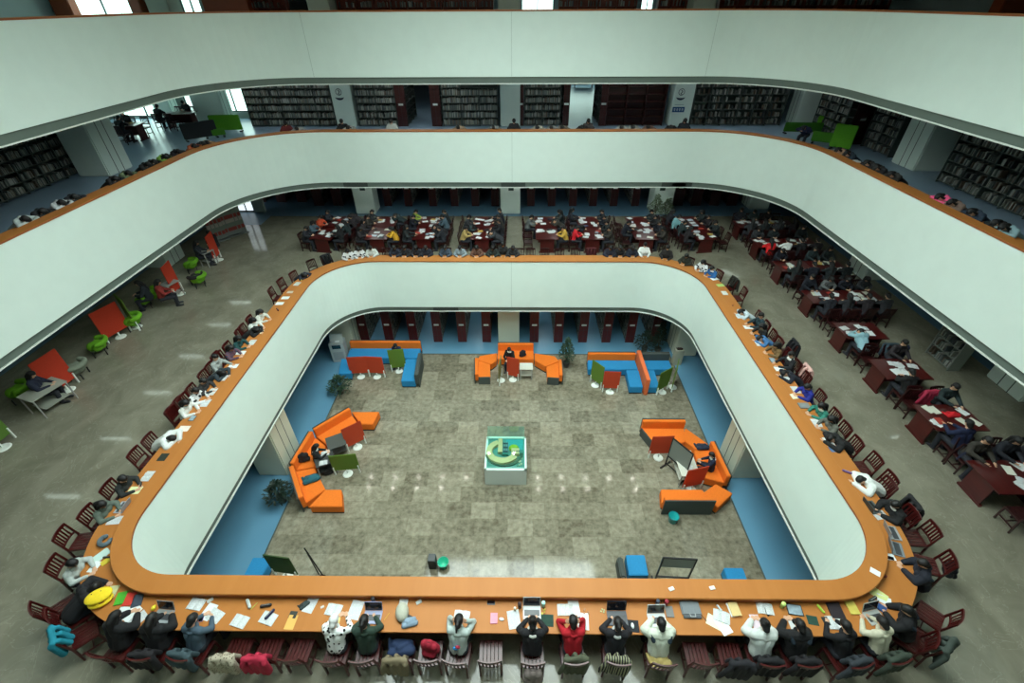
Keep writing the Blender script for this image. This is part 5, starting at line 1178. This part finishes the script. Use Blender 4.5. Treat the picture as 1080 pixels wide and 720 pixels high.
# plants
LEAFM = mat((40, 66, 44), .5, .5, 30); LEAFD = mat((24, 44, 32), .5, .4, 30)
def plant(px, py, h, r, label, m=LEAFM, F=0, seed=1):
    p = at(px, py, F); t = thing('potted_plant', label, 'plant', (p.x, p.y, F)); R_ = random.Random(seed)
    MB().lathe((0, 0, 0), [(.001, 0), (.13, 0), (.17, .28), (.15, .28), (.14, .24), (.001, .24)], n=18).build('pot', plastic((60, 62, 58)), t, smooth=True)
    b = MB()
    for q in range(9):
        a = R_.uniform(0, 6.3); b.tube([(0, 0, .24), (math.cos(a)*r*.5, math.sin(a)*r*.5, h*.8)], .010)
    b.build('stem', mat((70, 60, 40)), t)
    f = MB()
    for q in range(420):
        a = R_.uniform(0, 6.3); zz = R_.uniform(.32, 1)*h; rr = r*math.sqrt(R_.random())*math.sin(min(1, zz/h*1.15)*PI*.85+.3)*1.05
        c_ = Vector((math.cos(a)*rr, math.sin(a)*rr, zz)); d = Vector((math.cos(a), math.sin(a), R_.uniform(-.5, .6))).normalized(); s_ = d.cross(Vector((0, 0, 1))).normalized(); L_ = R_.uniform(.09, .16); w_ = L_*.28
        nn = s_.cross(d)*.012
        f.add([c_, c_+d*L_*.5+s_*w_+nn, c_+d*L_, c_+d*L_*.5-s_*w_+nn], [(0, 1, 2, 3)])
    o = f.build('foliage', m, t); o['kind'] = 'stuff'
plant(360, 414, 1.0, .50, 'dark green bushy potted plant beside the blue block at the far left', seed=1)
plant(299, 528, 1.1, .45, 'dark potted plant by the pillar below the left island', LEAFD, seed=2)
plant(597, 386, 1.7, .34, 'tall slender potted plant at the right arm of the middle island', seed=3)
plant(679, 370, 1.2, .55, 'broad potted plant behind the grey backed bench at the far right', LEAFD, seed=4); plant(693, 371, 1.9, .25, 'narrow tall plant at the end of the last library stack', LEAFD, seed=5)
# catalogue kiosk, little desk box at the right pillar
p = at(359, 381, 0); k = thing('catalogue_kiosk', 'light grey self service kiosk with a dark screen at the far left pillar', 'kiosk', (p.x, p.y+.2, 0), .12)
MB().prism([(-.35, -.25), (.35, -.25), (.35, .3), (-.35, .3)], 0, 1.15).build('body', paint((170, 178, 176)), k, bevel=.02); MB().box(0, .1, 1.3, .6, .12, .35, 0, 0, -.3).build('screen_housing', paint((190, 198, 196)), k, bevel=.01)
MB().box(0, -.255, .95, .42, .012, .22).build('screen', mat((30, 60, 70), .2), k); MB().box(0, -.252, .4, .5, .01, .5).build('door', paint((150, 158, 158)), k)
MB().box(.05, -.05, 1.158, .2, .15, .01).build('card_tray', paint((226, 230, 226)), k)
p = at(715, 375, .5); tag(MB().box(0, 0, .45, .42, .3, .9).build('lectern_box', paint((170, 170, 150)), None, (p.x, p.y, 0), .1, bevel=.01), 'small cream stand at the far right pillar carrying a dark box', 'stand')
item('heap', p.x, p.y, .915, 0, (50, 34, 28), 'dark brown box bag on the small cream stand', 'bag', None, .7)

# ------------------------------------------------------------ middle storey, left gallery
GP = 'coloured dividers of the left gallery'
for px, py, w, h, rz, col, l in ((231, 274, .75, 1.15, 1.75, (190, 52, 24), 'red divider of the left gallery, farthest of the four'), (190, 310, .75, 1.25, 1.75, (190, 52, 24), 'red divider of the left gallery, second from the far end'), (127, 355, .95, 1.1, 1.25, (184, 50, 22), 'red divider of the left gallery, third from the far end'),
                          (72, 411, .85, 1.2, 1.42, (184, 50, 22), 'red divider of the left gallery, nearest, a white table behind it'), (144, 345, .8, 1.2, 2.5, (92, 128, 40), 'olive green divider beside the third red one in the left gallery'), (3, 472, .85, 1.2, 1.5, (84, 116, 40), 'olive green divider cut by the left picture edge')):
    divider(px, py, w, h, rz, col, l, F1, .2, GP)
def tub(px, py, rz, col, label, F=F1):
    p = at(px, py, F+.45); t = thing('tub_chair', label, 'armchair', (p.x, p.y, F), rz, 'green tub chairs of the left gallery')
    MB().cap((-.14, 0, .36), (.14, 0, .36), .16, .16).cap((0, -.08, .36), (0, .12, .36), .18, .18).build('seat', fabric(col), t, smooth=True)
    b = MB().tube([(.30*math.cos(a), -.05-.26*math.sin(a), .52) for a in [k_*PI/8 for k_ in range(9)]], .09); link('backrest', remesh(b, 'tub_back', .03, [fabric(col)], 1), t)
    for a, b_ in ((-.2, -.16), (.2, -.16), (-.2, .2), (.2, .2)): MB().box(a, b_, .11, .03, .03, .22).build('leg', BLACK, t)
for px, py, l in ((200, 277, 'lime green tub chair at the farther red dividers'), (208, 292, 'lime green tub chair partly behind the second red divider'), (160, 308, 'lime green tub chair between the second and third red dividers'), (150, 314, 'lime green tub chair just left of the olive divider'),
                  (138, 336, 'lime green seat beside the olive green divider'), (101, 362, 'lime green tub chair below the third red divider'), (17, 410, 'lime green tub chair left of the white table, left gallery')): tub(px, py, 2.2, (100, 160, 24), l)
tub(78, 386, 1.8, (120, 128, 112), 'pale striped chair with thin legs above the nearest red divider'); tub(206, 291, 1, (24, 22, 24), 'dark round stool at the farther red dividers')
low_table(44, 410, .7, 1.0, .72, 'white low table with a shelf behind the nearest red divider', -.3, F1, (150, 152, 140)); low_table(178, 298, .5, .6, .7, 'small white table beside the second red divider', -.3, F1, (140, 142, 136)); low_table(216, 265, .5, .6, .7, 'small pale table behind the farthest red divider', -.3, F1, (140, 142, 136))
for px, py, rz, col, l in ((205, 258, -1.2, (40, 44, 50), 'student in dark clothes with bare forearms at the farthest red divider'), (164, 300, -1.0, (130, 36, 30), 'student in dark red sitting left of the second red divider'), (150, 300, 2.0, (40, 46, 54), 'student in grey black deep in the left gallery'), (222, 246, PI, (30, 32, 36), 'dark clad student at the far end of the left gallery'), (30, 398, -1.2, (26, 32, 52), 'student in navy at the white table of the left gallery')):
    p = at(px, py, F1+1.1); far_person('sofa', 'long', (p.x, p.y, F1), rz, col, l, 'students of the left gallery')
for i, (px, py) in enumerate(((225, 236), (236, 232), (246, 229))):
    p = at(px, py, F1+.9); t = thing('display_stand', 'shelf with coloured journals, %s of three in the left gallery' % ('left one', 'middle one', 'right one')[i], 'display stand', (p.x, p.y, F1), .9, 'journal stands of the left gallery')
    MB().box(0, 0, .7, .8, .05, 1.4).box(0, -.05, .02, .85, .5, .04).build('panel', paint((120, 126, 122)), t); q = MB()
    for a in range(4):
        for b_ in range(5): q.box(-.3+a*.2, -.04, .35+b_*.22, .15, .015, .19, 0, (a*3+b_) % 3)
    q.build('journals', [mat((150, 60, 56)), mat((120, 130, 120)), mat((170, 160, 150))], t)['kind'] = 'stuff'
# ------------------------------------------------------------ upper storey: students behind the rail, chairs, screens
GU = 'students behind the upper rail'
up = [(301, 127, (90, 24, 28), 'maroon'), (316, 131, (150, 154, 152), 'white'), (360, 129, (24, 26, 30), 'black'), (373, 131, (160, 162, 156), 'cream white'), (412, 129, (170, 172, 168), 'pale'), (486, 131, (150, 130, 110), 'tan'), (522, 131, (120, 124, 122), 'mid grey'),
      (542, 129, (22, 22, 26), 'jet black'), (567, 130, (160, 156, 142), 'ivory'), (582, 132, (110, 114, 112), 'silver grey'), (593, 131, (110, 100, 90), 'sandy'), (613, 130, (28, 24, 26), 'brown black'), (621, 129, (60, 54, 54), 'umber'),
      (656, 133, (150, 152, 150), 'snow white'), (667, 132, (140, 140, 132), 'off white'), (681, 130, (110, 84, 74), 'peach'), (704, 130, (20, 22, 24), 'coal black'), (721, 127, (24, 30, 40), 'blue black')]
for px, py, c, nm in up: who(px, py, 'student in %s with head above the far upper rail' % nm, c, 'write' if py < 130 else 'slump', 'long' if px % 2 else 'short', R2, F2, False, GU, chr_=False)
upl = [(141, 173, (26, 26, 28), 'black coat, lowest of the dark heads'), (155, 170, (30, 26, 28), 'brown black coat'), (165, 165, (110, 150, 60), 'grass green sweater'), (175, 164, (24, 24, 28), 'dark hooded coat beside the green sweater'), (184, 159, (26, 24, 30), 'plum black coat'),
       (191, 152, (170, 84, 50), 'rust orange sweater'), (201, 149, (34, 30, 32), 'dark coat right of the rust sweater'), (208, 148, (150, 120, 90), 'tan jacket'), (122, 182, (96, 110, 80), 'moss green patterned coat'), (108, 188, (24, 26, 30), 'charcoal coat beside a white sheet'),
       (64, 207, (30, 32, 38), 'dark coat with papers, lower left'), (50, 213, (190, 194, 196), 'white and black coat, lower left'), (30, 222, (24, 26, 30), 'black coat near the left picture edge'), (5, 230, (176, 186, 184), 'pale patterned coat at the left picture edge')]
for px, py, c, nm in upl: who(px, py, 'student in %s, left upper rail' % nm, c, 'slump', 'short', R2, F2, False, GU, chr_=False)
upr = [(893, 158, (150, 120, 96), 'light brown jacket'), (905, 162, (34, 48, 60), 'dark blue coat'), (943, 176, (20, 20, 22), 'black coat under the right pillar'), (962, 177, (22, 22, 26), 'second black coat under the right pillar'), (970, 184, (40, 38, 34), 'dark olive coat'), (930, 172, (30, 30, 34), 'graphite coat'),
       (1008, 208, (226, 84, 130), 'bright pink coat'), (1022, 214, (110, 90, 80), 'brown scarf and coat'), (1036, 224, (30, 44, 60), 'blue black coat with white stripes'), (1060, 236, (20, 24, 26), 'black coat near the right picture edge'), (1078, 240, (130, 160, 166), 'pale blue coat at the right picture edge')]
for px, py, c, nm in upr: who(px, py, 'student in %s, right upper rail' % nm, c, 'slump', 'long', R2, F2, False, GU, chr_=False)
def put2(kind, px, py, col, label, cat, group=None):
    z = F2+.783; p = at(px, py, z); c, n = R2.snap(p.x, p.y, 0); o = max(.45, min(.82, (Vector((p.x, p.y))-c).dot(n))); q = c+n*o; item(kind, q.x, q.y, z, rzn(n), col, label, cat, group, 1.15)
for px, py, k_, l in ((112, 188, 'sheet', 'white sheet on the left upper counter under the pillar'), (40, 216, 'openbook', 'open book on the left upper counter, lower one'), (62, 208, 'sheet', 'white sheet on the left upper counter, lower part'), (155, 172, 'openbook', 'open book before the brown black coat, left upper counter'), (178, 162, 'sheet', 'white sheet before the plum black coat'), (220, 148, 'sheet', 'white sheet near the far left curve of the upper counter'), (242, 141, 'sheet', 'white paper strip at the far left curve of the upper counter'),
    (845, 140, 'openbook', 'white open book on the upper counter before the green screens'), (910, 166, 'sheet', 'upper white sheet on the right upper counter'), (922, 170, 'openbook', 'white open book before the graphite coat'), (952, 184, 'sheet', 'white sheet before the black coats at the right pillar'), (1030, 216, 'openbook', 'open book before the brown scarf'), (1074, 244, 'openbook', 'open book at the right picture edge, upper counter')):
    put2(k_, px, py, (220, 228, 230), l, 'book' if k_ == 'openbook' else 'paper')
# green seating screens in the upper corners
def screen(px, py, w, h, rz, col, label, F=F2):
    p = at(px, py, F); t = thing('seat_screen', label, 'screen', (p.x, p.y, F), rz, 'high backed screens of the upper storey')
    MB().box(0, 0, h/2+.05, w, .12, h-.1).build('panel', fabric(col), t, bevel=.03); MB().box(-w/2+.1, 0, .03, .1, .3, .06).box(w/2-.1, 0, .03, .1, .3, .06).build('foot', BLACK, t); return t
screen(241, 139, 1.6, .85, .1, (84, 150, 20), 'bright green high screen at the upper left corner under the window'); screen(214, 147, 1.6, .85, .75, (36, 40, 42), 'dark grey sofa back at the upper left corner')
screen(228, 145, 1.0, .4, .5, (70, 130, 24), 'low green seat in front of the dark grey sofa back, upper left'); screen(868, 140, .9, .8, -.7, (84, 150, 20), 'bright green high screen behind the blue coat, upper right'); screen(884, 158, .9, 1.1, -.8, (84, 150, 20), 'bright green high screen at the right of the upper right corner'); screen(845, 141, 1.9, .55, -.1, (60, 120, 20), 'low green seat at the upper right corner'); screen(866, 152, 1.0, .55, -.6, (70, 130, 24), 'low green seat beside the blue coat, upper right')
p = at(852, 134, F2+.9); far_person('slump', 'short', (p.x, p.y, F2), 2.4, (22, 28, 60), 'student in navy blue slumped between the green screens, upper right', GU)
# tables by the upper left windows
for i, (x, y, l) in enumerate(((-20.4, 25.0, 'nearer dark table by the upper left windows'), (-19.0, 28.0, 'farther dark table by the upper left windows'))):
    table((x, y, F2), .1, 2.2 if i == 0 else 1.5, 1.0, l, 'window tables of the upper storey'); spread(x, y, .1, 1.6, 1.0, F2+.7535, 'the '+l, 5)
    for s in (-1, 1):
        for q in (-.7, 0, .7)[: 3 if i == 0 else 2]:
            far_chair((x+q, y+s*.8, F2), 0 if s < 0 else PI, 'dark chair %s %s' % ({-.7: 'left', 0: 'middle', .7: 'right'}[q]+(' in front of' if s < 0 else ' behind'), 'the '+l), 'chairs of the upper window tables')
            if (s, q) in ((1, 0), (-1, .7), (-1, -.7)): far_person('write', 'short', (x+q, y+s*.83, F2), 0 if s < 0 else PI, (24, 28, 34), 'dark student %s %s' % ({-.7: 'left', 0: 'middle', .7: 'right'}[q]+(' in front of' if s < 0 else ' behind'), 'the '+l), GU)
# signs on the pillars
def emblem(px, py, Y, full):
    x = xat(px, py, Y); d = CF+(px-540)/FPX*CR-(py-360)/FPX*CU; z = CAMZ+d.z*Y/d.y
    t = thing('pillar_sign', 'round emblem over a dark crescent%s' % (' and blue plate on the right pillar' if full else ' on the upper left pillar'), 'sign', (x, Y, z))
    b = MB(); n = 24
    for k in range(n):
        a, c_ = 2*PI*k/n, 2*PI*(k+1)/n; b.add([(.17*math.cos(a), -.01, .17*math.sin(a)), (.17*math.cos(c_), -.01, .17*math.sin(c_)), (.14*math.cos(c_), -.01, .14*math.sin(c_)), (.14*math.cos(a), -.01, .14*math.sin(a))], [(0, 1, 2, 3)])
    b.tube([(-.02, -.012, .09), (.05, -.012, .02), (-.03, -.012, -.08), (.03, -.012, -.11)], .018).build('ring', mat((60, 70, 80)), t)
    c = MB()
    for k in range(12):
        a, c_ = PI+PI*k/12, PI+PI*(k+1)/12; c.add([(.24*math.cos(a), -.01, -.24+.16*math.sin(a)), (.24*math.cos(c_), -.01, -.24+.16*math.sin(c_)), (.24*math.cos(c_), -.01, -.24+.05*math.sin(c_)), (.24*math.cos(a), -.01, -.24+.05*math.sin(a))], [(0, 1, 2, 3)])
    c.build('crescent', mat((34, 44, 60)), t)
    if full:
        MB().box(0, -.012, -.86, .66, .02, .26).build('blue_plate', mat((34, 74, 120)), t); q = MB()
        for k in range(4): q.box(-.21+k*.14, -.026, -.86, .10, .006, .015).box(-.21+k*.14, -.026, -.81, .10, .006, .015).box(-.21+k*.14, -.026, -.91, .08, .006, .015).box(-.21+k*.14, -.026, -.86, .015, .006, .13)
        q.build('characters', paint((200, 214, 220)), t)
        MB().box(0, -.012, -.62, .5, .01, .03).build('thin_line', mat((140, 160, 165)), t)
emblem(357, 97, 27.97, False); emblem(719, 97, 27.97, True)
for x, px in ((-9.0, 382), (-.4, 539), (8.5, 699)):
    d = CF+(px-540)/FPX*CR-(199.5-360)/FPX*CU; z = CAMZ+d.z*26.18/d.y
    tag(MB().box(0, 0, 0, .30, .02, .16).build('number_plate', mat((40, 62, 56), .4), None, (xat(px, 199, 26.18), 26.18, min(z, 7.1))), 'small dark plate high on the %s pillar behind the reading tables' % {382: 'left', 539: 'middle', 699: 'right'}[px], 'sign', 'pillar plates')
plant(689, 233, 1.5, .42, 'pale leafy potted plant in front of the right pillar behind the reading tables', mat((110, 126, 100), .6, .4, 20), F1, 8); plant(701, 233, 1.3, .4, 'second pale leafy plant at the foot of the same right pillar', mat((110, 126, 100), .6, .4, 20), F1, 9)
# wooden cupboards of the topmost storey
WDB = mat((124, 52, 26), .5, .25, 4, kind='wood', col2=(84, 30, 18))
for a, b_, l in ((215, 300, 'left of all pillars'), (355, 520, 'between two pillars'), (590, 672, 'right of the bright window'), (695, 725, 'narrow, at the right pillar'), (760, 940, 'long one in the right half')):
    case(xat(a, 4, 30), xat(b_, 4, 30), 30.3, F3, 'red brown wooden cupboard, topmost storey, '+l, dens=.3, mt=WDB, rowsn=5, grp='wooden cupboards of the topmost storey')
# people and stools deep in the bright gap
for px, py, l in ((632, 108, 'upper'), (634, 122, 'lower')):
    p = at(px, py, F2); far_chair((p.x, p.y, F2), .8, 'dark chair in the bright floored gap of the upper storey, %s one' % l, 'chairs in the bright gap')
p = at(615, 92, F2); table((p.x, p.y, F2), 0, 1.6, .8, 'dark table at the far end of the bright floored gap', None)

# ------------------------------------------------------------ last look at the labels
def fix_labels():
    seen = {}
    for o in list(C.objects):
        if 'label' in o.keys() and o.parent is None:
            wds = o['label'].split()
            if len(wds) > 16: o['label'] = ' '.join(wds[:16]).rstrip(',')
            seen.setdefault(o['label'], []).append(o)
    n_ = {k: v for k, v in seen.items() if len(v) > 1}
    return n_
DUP = fix_labels()
